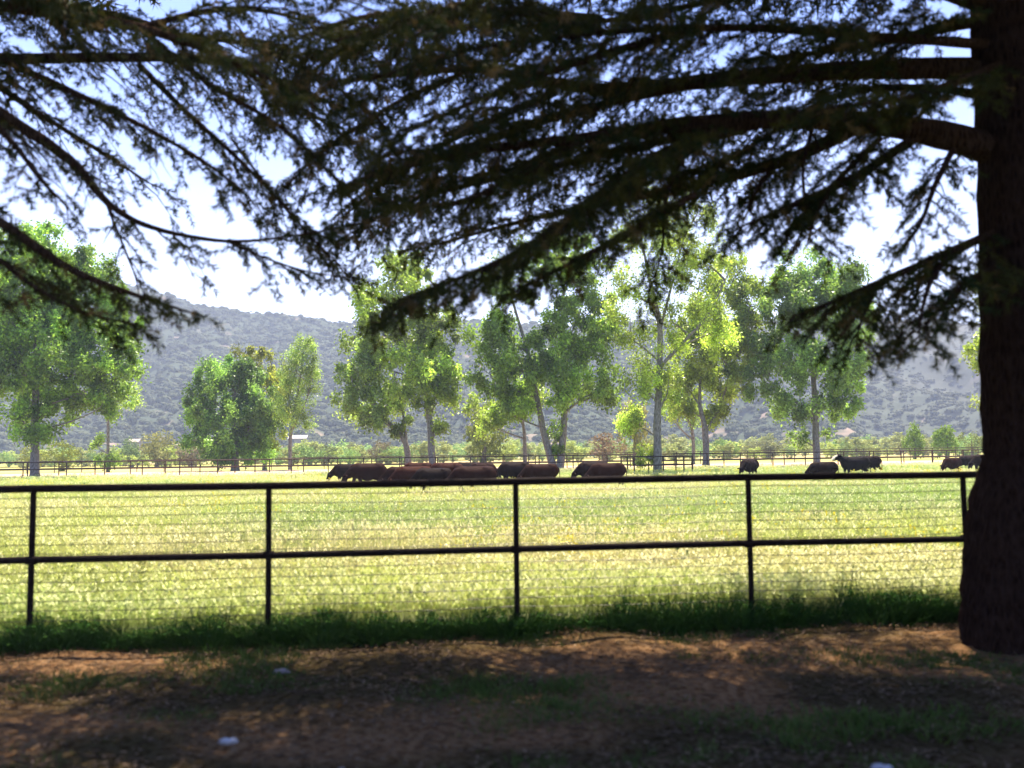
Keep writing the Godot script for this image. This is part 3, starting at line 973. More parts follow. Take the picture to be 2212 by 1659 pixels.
# ---------------------------------------------------------------- grass
func tuft(blades: int, h: float, spread: float, w: float, seed_: int, heads: int, lean := 0.5) -> MB:
	rng.seed = seed_
	var b := MB.new()
	for k in blades:
		var a := R(0, TAU)
		var o := Vector3(cos(a), 0, sin(a))
		var p := o * spread * sqrt(rng.randf())
		var hh := h * R(0.55, 1.1)
		var s := o.rotated(Vector3.UP, PI / 2 + R(-0.6, 0.6)) * w
		b.blade(p + Vector3(0, -0.03, 0), Vector3(0, hh, 0) + o * hh * R(0.0, 0.35), s, o * hh * R(0.1, lean) + Vector3(0, -hh * 0.12, 0), WHITE * R(0.7, 1.0), WHITE * R(0.95, 1.35))
	for k in heads:
		var a := R(0, TAU)
		var p := Vector3(cos(a), 0, sin(a)) * spread * R(0.2, 0.9)
		var hh := h * R(1.0, 1.45)
		var l := Vector3(R(-0.15, 0.15), 1, R(-0.15, 0.15)) * hh
		b.blade(p, l, Vector3(w * 0.3, 0, w * 0.3), Vector3.ZERO, Color(1.0, 0.95, 0.8), Color(1.3, 1.2, 1.0))
		for q in 4:
			b.leaf(p + l * (0.82 + 0.05 * q), (rv() + Vector3(0, 1.2, 0)).normalized() * 0.045, rv() * 0.014, Vector3.ZERO, Color(1.3, 1.2, 1.0))
	return b

func in_view_x(d: float) -> float:
	return (0.62 * d + 2.5) * R(-1.0, 1.0)

func build_grass() -> void:
	var gm := leafy(0.65, 0.85)
	var dark := leafy(0.94, 0.4)
	var meshes := [tuft(26, 0.26, 0.22, 0.006, 201, 2).mesh(gm), tuft(22, 0.34, 0.2, 0.0065, 202, 7, 0.35).mesh(gm), tuft(34, 0.2, 0.3, 0.008, 203, 0, 0.9).mesh(gm)]
	var names := ["pasture_grass", "seeding_grass", "low_meadow_grass"]
	var labels := ["green blades of pasture grass behind the road fence", "pale grass gone to seed all over the pasture", "low leafy meadow plants between the pasture grasses"]
	rng.seed = 210
	for kd in 3:
		var xf := []
		var cs := []
		for k in [17000, 13000, 15000][kd]:
			var t := rng.randf()
			var s := 9.35 + 74.0 * t * t
			var x := in_view_x(s)
			var z := -(s + 0.0964 * x)
			var grow := 0.85 + s * 0.016
			var sc := grow * R(0.7, 1.3)
			var hs: float = (0.85 if kd == 2 else 1.0) * (1.0 + 0.5 * maxf(0.0, noise.get_noise_2d(x * 3.0, z * 3.0)))
			if s < 14.0: hs *= 0.75
			xf.append(Transform3D(Basis(Vector3.UP, R(0, TAU)).scaled(Vector3(sc, minf(sc, 1.15) * hs * (1.0 - 0.25 * smoothstep(30.0, 45.0, s)), sc)), Vector3(x, noise.get_noise_2d(x * 2.0, z * 2.0) * 0.06, z)))
			var c := field_color(x, z)
			if kd == 1: c = c.lerp(Color(0.57, 0.54, 0.28), R(0.1, 0.7))
			elif kd == 2: c = c.lerp(Color(0.31, 0.42, 0.08), R(0.1, 0.7))
			else: c = c.lerp(Color(0.45, 0.51, 0.14), R(0.0, 0.7))
			cs.append(c * R(0.8, 1.2))
		scatter(names[kd], meshes[kd], xf, cs, labels[kd], "grass")
	# taller weeds standing out of the pasture
	var wd := MB.new()
	rng.seed = 220
	for k in 9:
		var a := R(0, TAU)
		var o := Vector3(cos(a), 0, sin(a))
		var top := o * R(0.05, 0.3) + Vector3(0, R(0.6, 1.0), 0)
		wd.blade(o * 0.03, top, o.rotated(Vector3.UP, PI / 2) * 0.008, o * 0.05, WHITE, WHITE)
		for q in 7:
			var d := (rv() + Vector3(0, 0.4, 0)).normalized() * R(0.08, 0.15)
			wd.leaf(o * 0.03 + top * R(0.25, 1.0), d, d.cross(rv()).normalized() * 0.03, Vector3.ZERO, WHITE * R(0.8, 1.2))
	var xf := []
	var cs := []
	for k in 1700:
		var t := rng.randf()
		var s := 10.0 + 70.0 * t
		var x := in_view_x(s)
		var z := -(s + 0.0964 * x)
		if noise.get_noise_2d(x * 2.5 + 40.0, z * 2.5) < 0.02: continue
		var sc := R(0.22, 0.5)
		xf.append(Transform3D(Basis(Vector3.UP, R(0, TAU)).scaled(Vector3(sc * 1.2, sc, sc * 1.2)), Vector3(x, 0, z)))
		cs.append(Color(0.12, 0.17, 0.045).lerp(Color(0.2, 0.22, 0.06), rng.randf()))
	scatter("pasture_weeds", wd.mesh(gm), xf, cs, "darker green leafy weeds dotted over the pasture", "weeds")
	# yellow flowers
	var fl := MB.new()
	for k in 12:
		var p := Vector3(R(-0.3, 0.3), R(0.3, 0.55), R(-0.3, 0.3))
		for q in 3:
			fl.leaf(p, rv() * 0.05, rv() * 0.02, Vector3.ZERO, WHITE)
	xf = []
	cs = []
	for k in 1500:
		var s := 12.0 + 66.0 * rng.randf()
		var x := in_view_x(s)
		var z := -(s + 0.0964 * x)
		if noise.get_noise_2d(x * 2.0 - 90.0, z * 2.0) < 0.05: continue
		xf.append(Transform3D(Basis(Vector3.UP, R(0, TAU)).scaled(Vector3.ONE * R(0.7, 1.2)), Vector3(x, 0, z)))
		cs.append(Color(0.62, 0.52, 0.03))
	scatter("yellow_flowers", fl.mesh(gm), xf, cs, "small yellow wild flowers in patches over the pasture", "flowers")
	# lush weeds at the foot of the road fence
	var lush := [tuft(34, 1.0, 0.28, 0.014, 231, 0, 0.5), tuft(26, 1.0, 0.24, 0.018, 232, 3, 0.7)]
	rng.seed = 240
	for kd in 2:
		var b: MB = lush[kd]
		for q in 40:
			var d := (rv() + Vector3(0, 0.35, 0)).normalized() * R(0.05, 0.11)
			b.leaf(Vector3(R(-0.25, 0.25), R(0.15, 0.85), R(-0.25, 0.25)), d, d.cross(rv()).normalized() * 0.018, Vector3.ZERO, WHITE * R(0.7, 1.1))
		xf = []
		cs = []
		for k in 1500:
			var x := R(-9.5, 9.5)
			var off := rng.randfn() * 0.13
			var s := 9.12 + off
			var ph := noise.get_noise_2d(x * 14.0 + kd * 100.0, 3.0)
			var h := (0.19 + 0.20 * ph + 0.16 * fine.get_noise_1d(x * 3.0)) * R(0.7, 1.3) * clampf(1.15 - absf(off) * 0.9, 0.4, 1.0)
			h = maxf(h, 0.08)
			xf.append(Transform3D(Basis(Vector3.UP, R(0, TAU)).scaled(Vector3(0.5, h, 0.5)), Vector3(x, 0.0, -(s + 0.0964 * x))))
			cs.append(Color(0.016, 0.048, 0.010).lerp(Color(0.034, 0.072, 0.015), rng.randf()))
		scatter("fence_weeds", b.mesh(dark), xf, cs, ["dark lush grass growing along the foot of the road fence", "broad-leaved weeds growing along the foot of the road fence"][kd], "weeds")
	# sparse short grass on the shaded earth
	var sg := tuft(16, 0.10, 0.12, 0.005, 251, 0, 0.8)
	xf = []
	cs = []
	rng.seed = 252
	for k in 8000:
		var x := R(-7.0, 7.5)
		var s := R(3.8, 8.8)
		var z := -(s + 0.0964 * x)
		if noise.get_noise_2d(x * 7.0, z * 14.0) < 0.06 - 0.25 * smoothstep(8.0, 8.8, s): continue
		var sc := R(0.5, 1.2)
		xf.append(Transform3D(Basis(Vector3.UP, R(0, TAU)).scaled(Vector3(sc, sc * 0.8, sc)), Vector3(x, 0.02, z)))
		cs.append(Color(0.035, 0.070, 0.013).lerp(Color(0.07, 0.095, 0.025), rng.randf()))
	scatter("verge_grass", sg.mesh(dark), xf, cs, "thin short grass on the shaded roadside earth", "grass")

# ---------------------------------------------------------------- the two conifers over the road
var sp_v := []
var sp_n := []
var sp_i := []
var bark: StandardMaterial3D
var needles: StandardMaterial3D

func make_sprays() -> void:
	# twig tips with needles all round, a few variants
	for k in 6:
		rng.seed = 300 + k
		var b := MB.new()
		var l := 0.2
		var wide := 1.0 if k < 4 else 2.3
		for q in 44 if k < 4 else 14:
			var t := pow(rng.randf(), 0.8)
			var a := R(0, TAU)
			var o := Vector3(0, cos(a), sin(a) * 1.3).normalized()
			var p := Vector3(l * t, -0.02 * t * t, 0)
			var d := (Vector3(0.7, 0, 0) + o).normalized() * R(0.04, 0.065) * sqrt(wide)
			var s := d.cross(rv()).normalized() * 0.0052 * wide
			var i0 := b.v.size()
			b.v.append(p - s); b.v.append(p + s); b.v.append(p + d)
			var nn := d.cross(s).normalized()
			for z in 3: b.n.append(nn)
			b.ix.append_array(PackedInt32Array([i0, i0 + 1, i0 + 2]))
		sp_v.append(b.v); sp_n.append(b.n); sp_i.append(b.ix)

func frame(dir: Vector3, roll: float) -> Basis:
	var x := dir.normalized()
	var z := x.cross(Vector3.UP)
	z = z.normalized() if z.length() > 0.05 else Vector3.BACK
	var y := z.cross(x)
	return Basis(x, y, z) * Basis(Vector3.RIGHT, roll)

func limb(tree: Node3D, pts: Array, rads: Array, from: float, gap: float, reach: float, droop: float, dens: float, big := 1.0) -> void:
	# pts in the world; a bough with branchlets on both sides that carry the needle sprays
	var path := curve(pts, 6)
	var rad := ramp(rads, 6)
	var org := tree.position
	var w := MB.new()
	var loc := []
	for p in path: loc.append(p - org)
	w.tube(loc, rad, 9, Color(0.06, 0.042, 0.03), 0.05, 3)
	var fo := MB.new()
	var run := 0.0
	var total := 0.0
	for j in loc.size() - 1: total += loc[j].distance_to(loc[j + 1])
	var next := from * total
	var side := 1.0
	for j in loc.size() - 1:
		var a: Vector3 = loc[j]
		var b: Vector3 = loc[j + 1]
		var sl := a.distance_to(b)
		var fw := (b - a).normalized()
		while next < run + sl:
			var t := (next - run) / sl
			var p := a.lerp(b, t)
			var f := next / total
			next += gap * R(0.6, 1.4)
			side = -side
			var sd := fw.cross(Vector3.UP).normalized() * side
			var dir := (sd * R(0.5, 1.0) + fw * R(0.35, 1.0) + Vector3(0, R(-0.25, 0.25), 0)).normalized()
			var ln := reach * R(0.45, 1.0) * (1.0 - 0.45 * f * f)
			var dr := droop * R(0.4, 1.3)
			var steps := maxi(3, int(ln / (0.085 if big > 1.0 else 0.07)))
			var prev := p
			var bp := [p]
			var br := [0.009]
			for k in range(1, steps + 1):
				var u := float(k) / steps
				var q := p + dir * ln * u + Vector3(0, -dr * ln * u * u, 0) + rv() * 0.012
				var d := (q - prev).normalized()
				bp.append(q)
				br.append(0.009 * (1.0 - u) + 0.002)
				for s in 2:
					if rng.randf() > dens * (0.71 if big < 1.2 else 1.0): continue
					var lat := d.cross(Vector3.UP).normalized() * (1.0 if s == 0 else -1.0)
					var sdir := d * R(0.6, 1.1) + lat * R(0.3, 0.9) + Vector3(0, R(-0.45, 0.1), 0)
					var vi := rng.randi() % 4 if big < 1.2 else 4 + rng.randi() % 2
					var col := Color(0.016, 0.026, 0.009).lerp(Color(0.046, 0.044, 0.011), rng.randf())
					if rng.randf() < 0.10: col = Color(0.09, 0.06, 0.022)
					var sc := R(0.7, 1.25) * big
					fo.add(Transform3D(frame(sdir, R(0, TAU)).scaled(Vector3(sc, sc, sc)), prev.lerp(q, rng.randf())), sp_v[vi], sp_n[vi], sp_i[vi], col)
				prev = q
			w.tube(bp, br, 3, Color(0.05, 0.035, 0.026))
		run += sl
	var o := part("bough", w.mesh(bark), tree)
	var fol := part("needle_foliage", fo.mesh(needles), o)
	fol.set_meta("kind", "stuff")

func px_limb(tree: Node3D, list: Array, rads: Array, from := 0.12, gap := 0.12, reach := 1.0, droop := 0.35, dens := 0.8) -> void:
	var pts := []
	for q in list: pts.append(at(q[0], q[1], q[2]))
	limb(tree, pts, rads, from, gap, reach, droop, dens)

func build_conifers() -> void:
	bark = mat(0.95)
	lay(bark, noise_tex(0.03, 4, [[0.0, Color(0.25, 0.21, 0.19)], [0.4, Color(0.75, 0.7, 0.66)], [1.0, Color(1, 1, 1)]], 91, true), Vector3(2.2, 0.5, 2.2), noise_tex(0.03, 4, [], 91, true), 8.0)
	needles = mat(0.75)
	needles.backlight_enabled = true
	needles.backlight = Color(0.6, 0.6, 0.6)
	make_sprays()
	# ---- right tree
	var base := at(2214, 1400, 8.1)
	base.y = 0.0
	var tr := thing("conifer", base, "big conifer with a thick dark trunk at the right edge, boughs spread over the roadside", "tree", "")
	var b := MB.new()
	var pts := []
	var rad := []
	for q in [[2214, 1400, 0.54], [2214, 1330, 0.525], [2218, 1220, 0.52], [2222, 1120, 0.505], [2240, 1040, 0.48], [2250, 980, 0.475], [2244, 850, 0.48], [2240, 600, 0.48], [2232, 320, 0.475], [2216, 40, 0.47], [2200, -200, 0.44], [2190, -700, 0.38], [2180, -1500, 0.27], [2176, -2600, 0.10]]:
		var p := at(q[0], q[1], 8.1) - base
		pts.append(p)
		rad.append(q[2])
	pts[0].y = -0.25
	b.tube(curve(pts, 6), ramp(rad, 6), 40, Color(0.036, 0.027, 0.021), 0.018, 5)
	part("trunk", b.mesh(bark), tr)
	rng.seed = 309
	for k in 7:
		var a := -1.6 + k * 0.55
		var o := Vector3(cos(a), 0, sin(a))
		var rt := MB.new()
		rt.tube(curve([o * 0.40 + Vector3(0, 0.16, 0), o * 0.56 + Vector3(0, 0.05, 0), o.rotated(Vector3.UP, R(-0.3, 0.3)) * R(0.72, 0.84) + Vector3(0, -0.03, 0), o.rotated(Vector3.UP, R(-0.4, 0.4)) * R(0.95, 1.2) + Vector3(0, -0.12, 0)], 4), ramp([0.16, 0.13, 0.09, 0.04], 4), 9, Color(0.036, 0.027, 0.021), 0.06, k)
		part("root", rt.mesh(bark), tr)
	rng.seed = 310
	# boughs that cross the view, survey points with their distances
	px_limb(tr, [[2190, 150, 8.1], [1900, 150, 8.3], [1600, 168, 8.5], [1300, 192, 8.8], [1020, 150, 9.2], [760, 175, 9.4]], [0.12, 0.095, 0.08, 0.06, 0.04, 0.012], 0.14, 0.085, 1.15, 0.25)
	px_limb(tr, [[2200, 340, 8.1], [1990, 282, 8.0], [1760, 258, 7.8], [1500, 268, 7.7], [1250, 300, 7.6], [1000, 330, 7.6], [760, 390, 7.6]], [0.16, 0.12, 0.09, 0.075, 0.05, 0.03, 0.01], 0.18, 0.08, 1.2, 0.3)
	px_limb(tr, [[1850, 275, 8.0], [1700, 345, 8.4], [1500, 400, 8.9], [1300, 440, 9.3], [1120, 480, 9.6], [900, 540, 9.8]], [0.07, 0.06, 0.05, 0.04, 0.025, 0.008], 0.08, 0.08, 1.0, 0.25)
	px_limb(tr, [[1640, 262, 7.8], [1440, 330, 7.4], [1300, 420, 7.2], [1170, 515, 7.0], [1050, 578, 6.9], [870, 645, 6.8]], [0.06, 0.052, 0.045, 0.036, 0.025, 0.006], 0.10, 0.06, 1.0, 0.3, 1.0)
	px_limb(tr, [[1500, 420, 7.3], [1360, 500, 7.1], [1220, 575, 7.0], [1100, 635, 6.9]], [0.03, 0.025, 0.018, 0.006], 0.1, 0.075, 0.6, 0.3)
	px_limb(tr, [[2200, 480, 8.1], [2050, 545, 7.8], [1900, 610, 7.6], [1800, 652, 7.5], [1710, 685, 7.4]], [0.046, 0.038, 0.03, 0.02, 0.006], 0.14, 0.07, 0.75, 0.4)
	px_limb(tr, [[2050, 545, 7.8], [2010, 610, 7.3], [1990, 680, 6.9], [1985, 730, 6.7]], [0.025, 0.02, 0.014, 0.005], 0.1, 0.07, 0.5, 0.5)
	px_limb(tr, [[2190, 40, 8.1], [1950, -30, 8.8], [1650, -20, 9.6], [1350, 40, 10.2], [1050, 60, 10.8]], [0.06, 0.05, 0.04, 0.03, 0.01], 0.12, 0.085, 1.3, 0.25)
	px_limb(tr, [[2190, -60, 8.1], [1800, -120, 7.6], [1400, -80, 7.2], [1000, 10, 7.0], [720, 90, 6.9]], [0.06, 0.05, 0.04, 0.028, 0.01], 0.15, 0.09, 1.2, 0.3)
	px_limb(tr, [[1990, 290, 8.0], [1850, 380, 7.8], [1720, 440, 7.7], [1600, 490, 7.6]], [0.05, 0.04, 0.03, 0.008], 0.1, 0.075, 0.7, 0.5)
	px_limb(tr, [[1500, 300, 7.7], [1440, 420, 7.6], [1430, 540, 7.55], [1400, 640, 7.5]], [0.02, 0.017, 0.012, 0.005], 0.15, 0.07, 0.35, 0.5)
	px_limb(tr, [[1760, 260, 7.8], [1735, 360, 7.7], [1740, 450, 7.6], [1735, 500, 7.6]], [0.02, 0.017, 0.012, 0.005], 0.1, 0.07, 0.35, 0.6)
	px_limb(tr, [[1200, 200, 8.8], [1000, 290, 9.2], [850, 380, 9.4], [740, 470, 9.5]], [0.04, 0.032, 0.022, 0.006], 0.05, 0.08, 0.9, 0.35)
	px_limb(tr, [[1250, 310, 7.6], [1100, 390, 7.4], [980, 440, 7.3], [860, 450, 7.3]], [0.035, 0.028, 0.018, 0.006], 0.05, 0.08, 0.8, 0.3)
	px_limb(tr, [[1500, 180, 8.6], [1250, 240, 9.0], [1000, 320, 9.2], [760, 400, 9.3]], [0.05, 0.04, 0.03, 0.008], 0.05, 0.075, 1.3, 0.35, 0.9)
	px_limb(tr, [[1650, 265, 7.8], [1400, 310, 8.2], [1150, 370, 8.5], [900, 430, 8.6], [730, 520, 8.6]], [0.05, 0.04, 0.03, 0.02, 0.006], 0.05, 0.075, 1.2, 0.4, 0.9)
	px_limb(tr, [[2190, 100, 8.1], [1900, 80, 7.6], [1600, 60, 7.3], [1300, 70, 7.1], [1000, 110, 7.0], [780, 180, 7.0]], [0.05, 0.042, 0.034, 0.026, 0.02, 0.007], 0.15, 0.08, 1.1, 0.35, 0.9)
	px_limb(tr, [[1500, 60, 7.2], [1200, 150, 7.0], [1000, 230, 6.9], [850, 300, 6.9]], [0.04, 0.03, 0.02, 0.006], 0.05, 0.08, 1.0, 0.4, 0.85)
	px_limb(tr, [[2190, 220, 8.1], [2000, 190, 8.8], [1800, 210, 9.4], [1600, 330, 9.9], [1450, 400, 10.2]], [0.05, 0.04, 0.03, 0.02, 0.007], 0.2, 0.085, 1.1, 0.35, 0.8)
	px_limb(tr, [[1300, 70, 7.1], [1050, 20, 7.8], [850, 60, 8.2], [650, 130, 8.4]], [0.04, 0.03, 0.02, 0.006], 0.05, 0.085, 1.1, 0.35, 0.85)
	px_limb(tr, [[1900, 300, 8.0], [1820, 380, 7.6], [1760, 470, 7.4], [1745, 530, 7.3]], [0.03, 0.024, 0.015, 0.005], 0.05, 0.07, 0.7, 0.6, 0.9)
	px_limb(tr, [[1700, 330, 8.3], [1640, 400, 8.1], [1610, 470, 8.0]], [0.03, 0.02, 0.006], 0.05, 0.07, 0.7, 0.6, 0.9)
	px_limb(tr, [[2060, 320, 8.0], [2020, 400, 7.6], [1990, 480, 7.4], [1950, 540, 7.3]], [0.03, 0.024, 0.015, 0.005], 0.05, 0.08, 0.5, 0.6, 0.8)
	px_limb(tr, [[1900, 610, 7.6], [1870, 670, 7.4], [1850, 730, 7.3]], [0.025, 0.016, 0.005], 0.05, 0.06, 0.55, 0.6, 0.9)
	px_limb(tr, [[2190, 560, 8.1], [2090, 610, 7.4], [2030, 670, 7.1], [1980, 720, 7.0]], [0.04, 0.03, 0.015, 0.005], 0.2, 0.08, 0.55, 0.5, 0.8)
	px_limb(tr, [[2190, 130, 8.1], [2080, 170, 7.4], [1960, 210, 6.9], [1800, 230, 6.6]], [0.05, 0.035, 0.02, 0.006], 0.2, 0.08, 0.7, 0.4, 0.8)
	px_limb(tr, [[2190, 30, 8.1], [2000, 70, 8.6], [1800, 110, 9.2], [1600, 130, 9.6]], [0.06, 0.045, 0.03, 0.008], 0.15, 0.085, 0.9, 0.4, 0.8)
	px_limb(tr, [[1000, 60, 7.0], [850, 30, 7.2], [700, 60, 7.5], [580, 120, 7.7]], [0.03, 0.024, 0.015, 0.005], 0.05, 0.09, 1.0, 0.4, 0.8)
	px_limb(tr, [[1300, 40, 10.2], [1050, 20, 10.0], [850, 60, 9.7], [680, 150, 9.5], [560, 260, 9.3]], [0.04, 0.03, 0.022, 0.014, 0.004], 0.1, 0.085, 1.2, 0.4, 0.8)
	px_limb(tr, [[1020, 150, 9.2], [860, 220, 9.0], [720, 310, 8.9], [620, 400, 8.8]], [0.03, 0.022, 0.014, 0.004], 0.05, 0.085, 1.0, 0.4, 0.75)
	# ---- left tree, its trunk beyond the left edge
	var lb := at(-640, 1400, 8.6)
	lb.y = 0.0
	var tl := thing("conifer", lb, "conifer rooted outside the left edge whose thin drooping boughs hang into view", "tree", "")
	b = MB.new()
	pts = []
	for q in 10:
		pts.append(Vector3(0.05 * sin(q * 1.3), -0.2 + q * 1.6, 0.05 * cos(q)))
	b.tube(curve(pts, 4), ramp([0.5, 0.44, 0.42, 0.4, 0.37, 0.33, 0.28, 0.22, 0.15, 0.06], 4), 24, Color(0.036, 0.027, 0.021), 0.02, 8)
	part("trunk", b.mesh(bark), tl)
	rng.seed = 320
	var tx := -640.0
	px_limb(tl, [[tx, 60, 8.6], [-300, 105, 8.5], [0, 126, 8.4], [220, 124, 8.4], [430, 128, 8.4], [600, 170, 8.4], [760, 250, 8.4]], [0.1, 0.07, 0.055, 0.05, 0.04, 0.02, 0.006], 0.3, 0.10, 1.2, 0.5, 0.55)
	px_limb(tl, [[tx, -60, 8.6], [-250, 90, 8.0], [0, 245, 7.6], [150, 345, 7.5], [235, 440, 7.5], [330, 492, 7.5], [490, 521, 7.5], [640, 508, 7.5], [790, 480, 7.5]], [0.09, 0.07, 0.055, 0.042, 0.03, 0.022, 0.016, 0.01, 0.004], 0.3, 0.14, 0.9, 0.45, 0.42)
	px_limb(tl, [[tx, -160, 8.6], [-200, -80, 9.2], [100, 0, 9.6], [400, 80, 9.9], [600, 200, 10.0], [800, 330, 10.0]], [0.09, 0.07, 0.055, 0.04, 0.025, 0.006], 0.3, 0.10, 1.2, 0.45, 0.55)
	px_limb(tl, [[300, 140, 8.4], [400, 240, 8.2], [500, 330, 8.1], [600, 430, 8.0], [680, 520, 8.0]], [0.03, 0.025, 0.02, 0.014, 0.004], 0.05, 0.11, 0.7, 0.5, 0.55)
	px_limb(tl, [[-100, 120, 8.4], [60, 230, 8.8], [220, 330, 9.0], [330, 400, 9.0]], [0.04, 0.03, 0.02, 0.006], 0.1, 0.12, 0.9, 0.5, 0.5)
	px_limb(tl, [[tx, 200, 8.6], [-250, 330, 7.6], [0, 480, 7.0], [150, 580, 6.8], [300, 640, 6.7], [430, 680, 6.7]], [0.08, 0.06, 0.04, 0.03, 0.018, 0.005], 0.4, 0.10, 0.6, 0.35, 0.7)
	px_limb(tl, [[-50, 520, 7.0], [60, 610, 6.7], [170, 670, 6.5], [290, 700, 6.5]], [0.02, 0.017, 0.012, 0.004], 0.05, 0.09, 0.5, 0.3, 0.7)
	px_limb(tl, [[500, 300, 8.2], [600, 430, 8.1], [700, 540, 8.0], [780, 610, 8.0]], [0.014, 0.012, 0.008, 0.003], 0.2, 0.13, 0.6, 0.5, 0.45)
	px_limb(tl, [[230, 440, 7.5], [270, 540, 7.4], [300, 610, 7.4], [330, 660, 7.3]], [0.012, 0.01, 0.007, 0.003], 0.1, 0.11, 0.4, 0.4, 0.6)
	px_limb(tl, [[tx, 0, 8.6], [-250, -20, 8.0], [50, 20, 7.6], [300, 60, 7.4], [520, 140, 7.3], [700, 240, 7.3]], [0.09, 0.07, 0.05, 0.04, 0.02, 0.006], 0.3, 0.10, 1.1, 0.45, 0.6)
	px_limb(tl, [[0, 126, 8.4], [180, 210, 8.0], [340, 290, 7.8], [470, 370, 7.7], [560, 450, 7.7]], [0.035, 0.03, 0.02, 0.014, 0.004], 0.05, 0.10, 0.8, 0.45, 0.6)
	px_limb(tl, [[300, 60, 7.4], [450, 180, 7.5], [600, 270, 7.6], [720, 380, 7.6], [790, 470, 7.6]], [0.03, 0.025, 0.018, 0.01, 0.004], 0.05, 0.10, 0.8, 0.45, 0.6)
	px_limb(tl, [[-120, 150, 7.8], [20, 300, 7.2], [90, 390, 7.0], [150, 450, 7.0]], [0.03, 0.025, 0.016, 0.005], 0.05, 0.11, 0.7, 0.45, 0.6)
	px_limb(tl, [[490, 521, 7.5], [580, 560, 7.4], [680, 590, 7.4], [780, 600, 7.4]], [0.012, 0.01, 0.007, 0.003], 0.0, 0.12, 0.5, 0.35, 0.5)
	px_limb(tl, [[400, 80, 9.9], [560, 100, 9.4], [700, 170, 9.0], [820, 260, 8.8]], [0.03, 0.024, 0.015, 0.005], 0.05, 0.09, 1.1, 0.4, 0.65)
	px_limb(tl, [[300, 60, 7.4], [480, 20, 7.8], [640, 40, 8.1], [780, 120, 8.3]], [0.03, 0.024, 0.015, 0.005], 0.05, 0.09, 1.0, 0.4, 0.65)
	# ---- the crowns above the frame, boughs all round
	rng.seed = 330
	for tree in [tr, tl]:
		var px: Vector3 = tree.position
		for k in 26:
			var h := 6.0 + 0.24 * k
			var a := k * 2.39996 + (0.5 if tree == tl else 0.0)
			var ln := R(4.2, 5.8) * (1.0 - 0.045 * k * 0.5)
			var end := px + Vector3(cos(a) * ln, h + R(-0.3, 0.9), sin(a) * ln)
			if end.z < -(9.3 + 0.43 * h):
				var f := (9.3 + 0.43 * h + px.z) / (-(end.z - px.z))
				end = px.lerp(Vector3(end.x, h, end.z), clampf(f, 0.3, 1.0))
				end.y = h
			if end.z < -8.4: end.y = maxf(end.y, 2.6 + 0.52 * -end.z)
			var st := px + Vector3(0, maxf(h - 0.3, end.y - 1.5), 0)
			var mid := st.lerp(end, 0.5) + Vector3(0, 0.35, 0)
			limb(tree, [st, mid, end], [0.09, 0.06, 0.012], 0.12, 0.12, 1.5, 0.3, 0.9 if sin(a) > -0.2 else 0.3, 1.7)
		# extra unseen boughs added on the pasture side to shade the roadside earth
		for k in 8:
			var h := 9.0 + 0.4 * k
			var a := (-PI / 2) + (fmod(k * 0.618, 1.0) - 0.5) * 2.6
			var ln := R(4.6, 6.6)
			var end := px + Vector3(cos(a) * ln, h + R(-0.2, 0.5), maxf(sin(a) * ln, -(9.5 + 0.43 * h + px.z)))
			var st := px + Vector3(0, h - 0.3, 0)
			limb(tree, [st, st.lerp(end, 0.5) + Vector3(0, 0.3, 0), end], [0.09, 0.06, 0.012], 0.12, 0.13, 1.2, 0.3, 0.75, 1.5)
	add_shade_trees(tr)

func add_shade_trees(tree: Node3D) -> void:
	# unseen conifers added across the road to block sky and darken the verge
	for t in [[3.0, 9.5, 200.0, "unseen conifer added across the road straight behind the view"], [-7.5, 10.0, 150.0, "unseen conifer added across the road behind the view to the left"]]:
		var o: Node3D = tree.duplicate()
		o.name = numbered("conifer")
		add_child(o)
		o.position = Vector3(t[0], 0, t[1])
		o.rotation_degrees.y = t[2]
		o.set_meta("label", t[3])

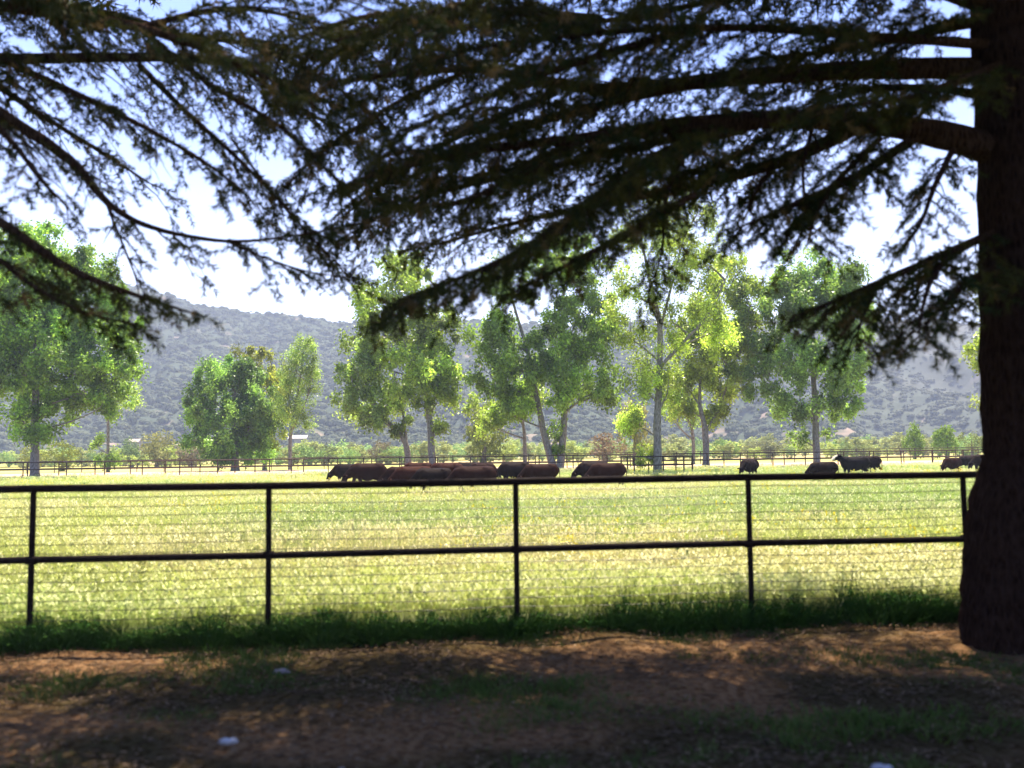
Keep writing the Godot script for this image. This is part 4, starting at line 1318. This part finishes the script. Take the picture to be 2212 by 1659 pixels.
# ---------------------------------------------------------------- things lying on the shaded earth
func build_litter() -> void:
	rng.seed = 340
	# pale stones
	var list := [
		[500, 1586, 0.10, "whitish stone lying on the shaded earth, left of the middle"],
		[742, 1648, 0.085, "pale bluish stone at the bottom edge, right of the whitish one"],
		[1876, 1640, 0.10, "flat white stone near the big trunk at the bottom edge"],
		[612, 1442, 0.12, "flat grey-violet stone in front of the fence weeds"],
	]
	for t in list:
		var d: float = 1.79 * FOC / (t[1] - (993.0 - 0.013 * t[0]))
		var b := MB.new()
		var rows := 9
		var cols := 14
		var c := Color(0.30, 0.30, 0.32) if t[1] > 1500 else Color(0.16, 0.14, 0.15)
		for j in rows:
			for k in cols:
				var th := PI * j / (rows - 1)
				var ph := TAU * k / (cols - 1)
				var q := Vector3(sin(th) * cos(ph), cos(th), sin(th) * sin(ph))
				var r: float = t[2] * 0.75 * (1.0 + 0.6 * fine.get_noise_3d(q.x * 1.5 + t[0], q.y * 1.5, q.z * 1.5))
				b.v.append(q * r * Vector3(0.85, 0.26, 0.42))
				b.n.append(q); b.c.append(c)
		for j in rows - 1:
			for k in cols - 1:
				var p := j * cols + k
				b.ix.append_array(PackedInt32Array([p, p + cols, p + 1, p + 1, p + cols, p + cols + 1]))
		var o := solo("stone", b.mesh(mat(0.8)))
		var g := ground_at(t[0], d)
		o.position = g + Vector3(0, 0.03, 0)
		o.rotation.y = R(0, TAU) if t[0] < 0 else R(-0.4, 0.4)
		tag(o, t[3], "stone", "pale stones on the roadside earth")
	# fallen needles, twigs and leaves
	var b2 := MB.new()
	for k in 14:
		var p := Vector3(R(-0.2, 0.2), R(0.0, 0.02), R(-0.2, 0.2))
		var d := Vector3(R(-1, 1), R(-0.1, 0.2), R(-1, 1)).normalized() * R(0.02, 0.055)
		b2.leaf(p, d, Vector3(-d.z, 0, d.x) * R(0.1, 0.4), Vector3.ZERO, WHITE * R(0.6, 1.4))
	for k in 3:
		var p := Vector3(R(-0.2, 0.2), 0.012, R(-0.2, 0.2))
		b2.tube([p, p + Vector3(R(-0.15, 0.15), R(0, 0.02), R(-0.1, 0.1))], [0.005, 0.003], 4, WHITE * 0.6)
	var xf := []
	var cs := []
	for k in 1300:
		var x := R(-6.5, 7.0)
		var s := R(3.6, 8.8)
		var z := -(s + 0.0964 * x)
		xf.append(Transform3D(Basis(Vector3.UP, R(0, TAU)), Vector3(x, 0.03 + fine.get_noise_2d(x, z) * 0.05 + noise.get_noise_2d(x * 6.0, z * 6.0) * 0.05, z)))
		cs.append(Color(0.06, 0.04, 0.024).lerp(Color(0.15, 0.10, 0.06), rng.randf()))
	scatter("ground_litter", b2.mesh(mat(0.9)), xf, cs, "brown fallen needles, twigs and dry leaves on the shaded earth", "litter")
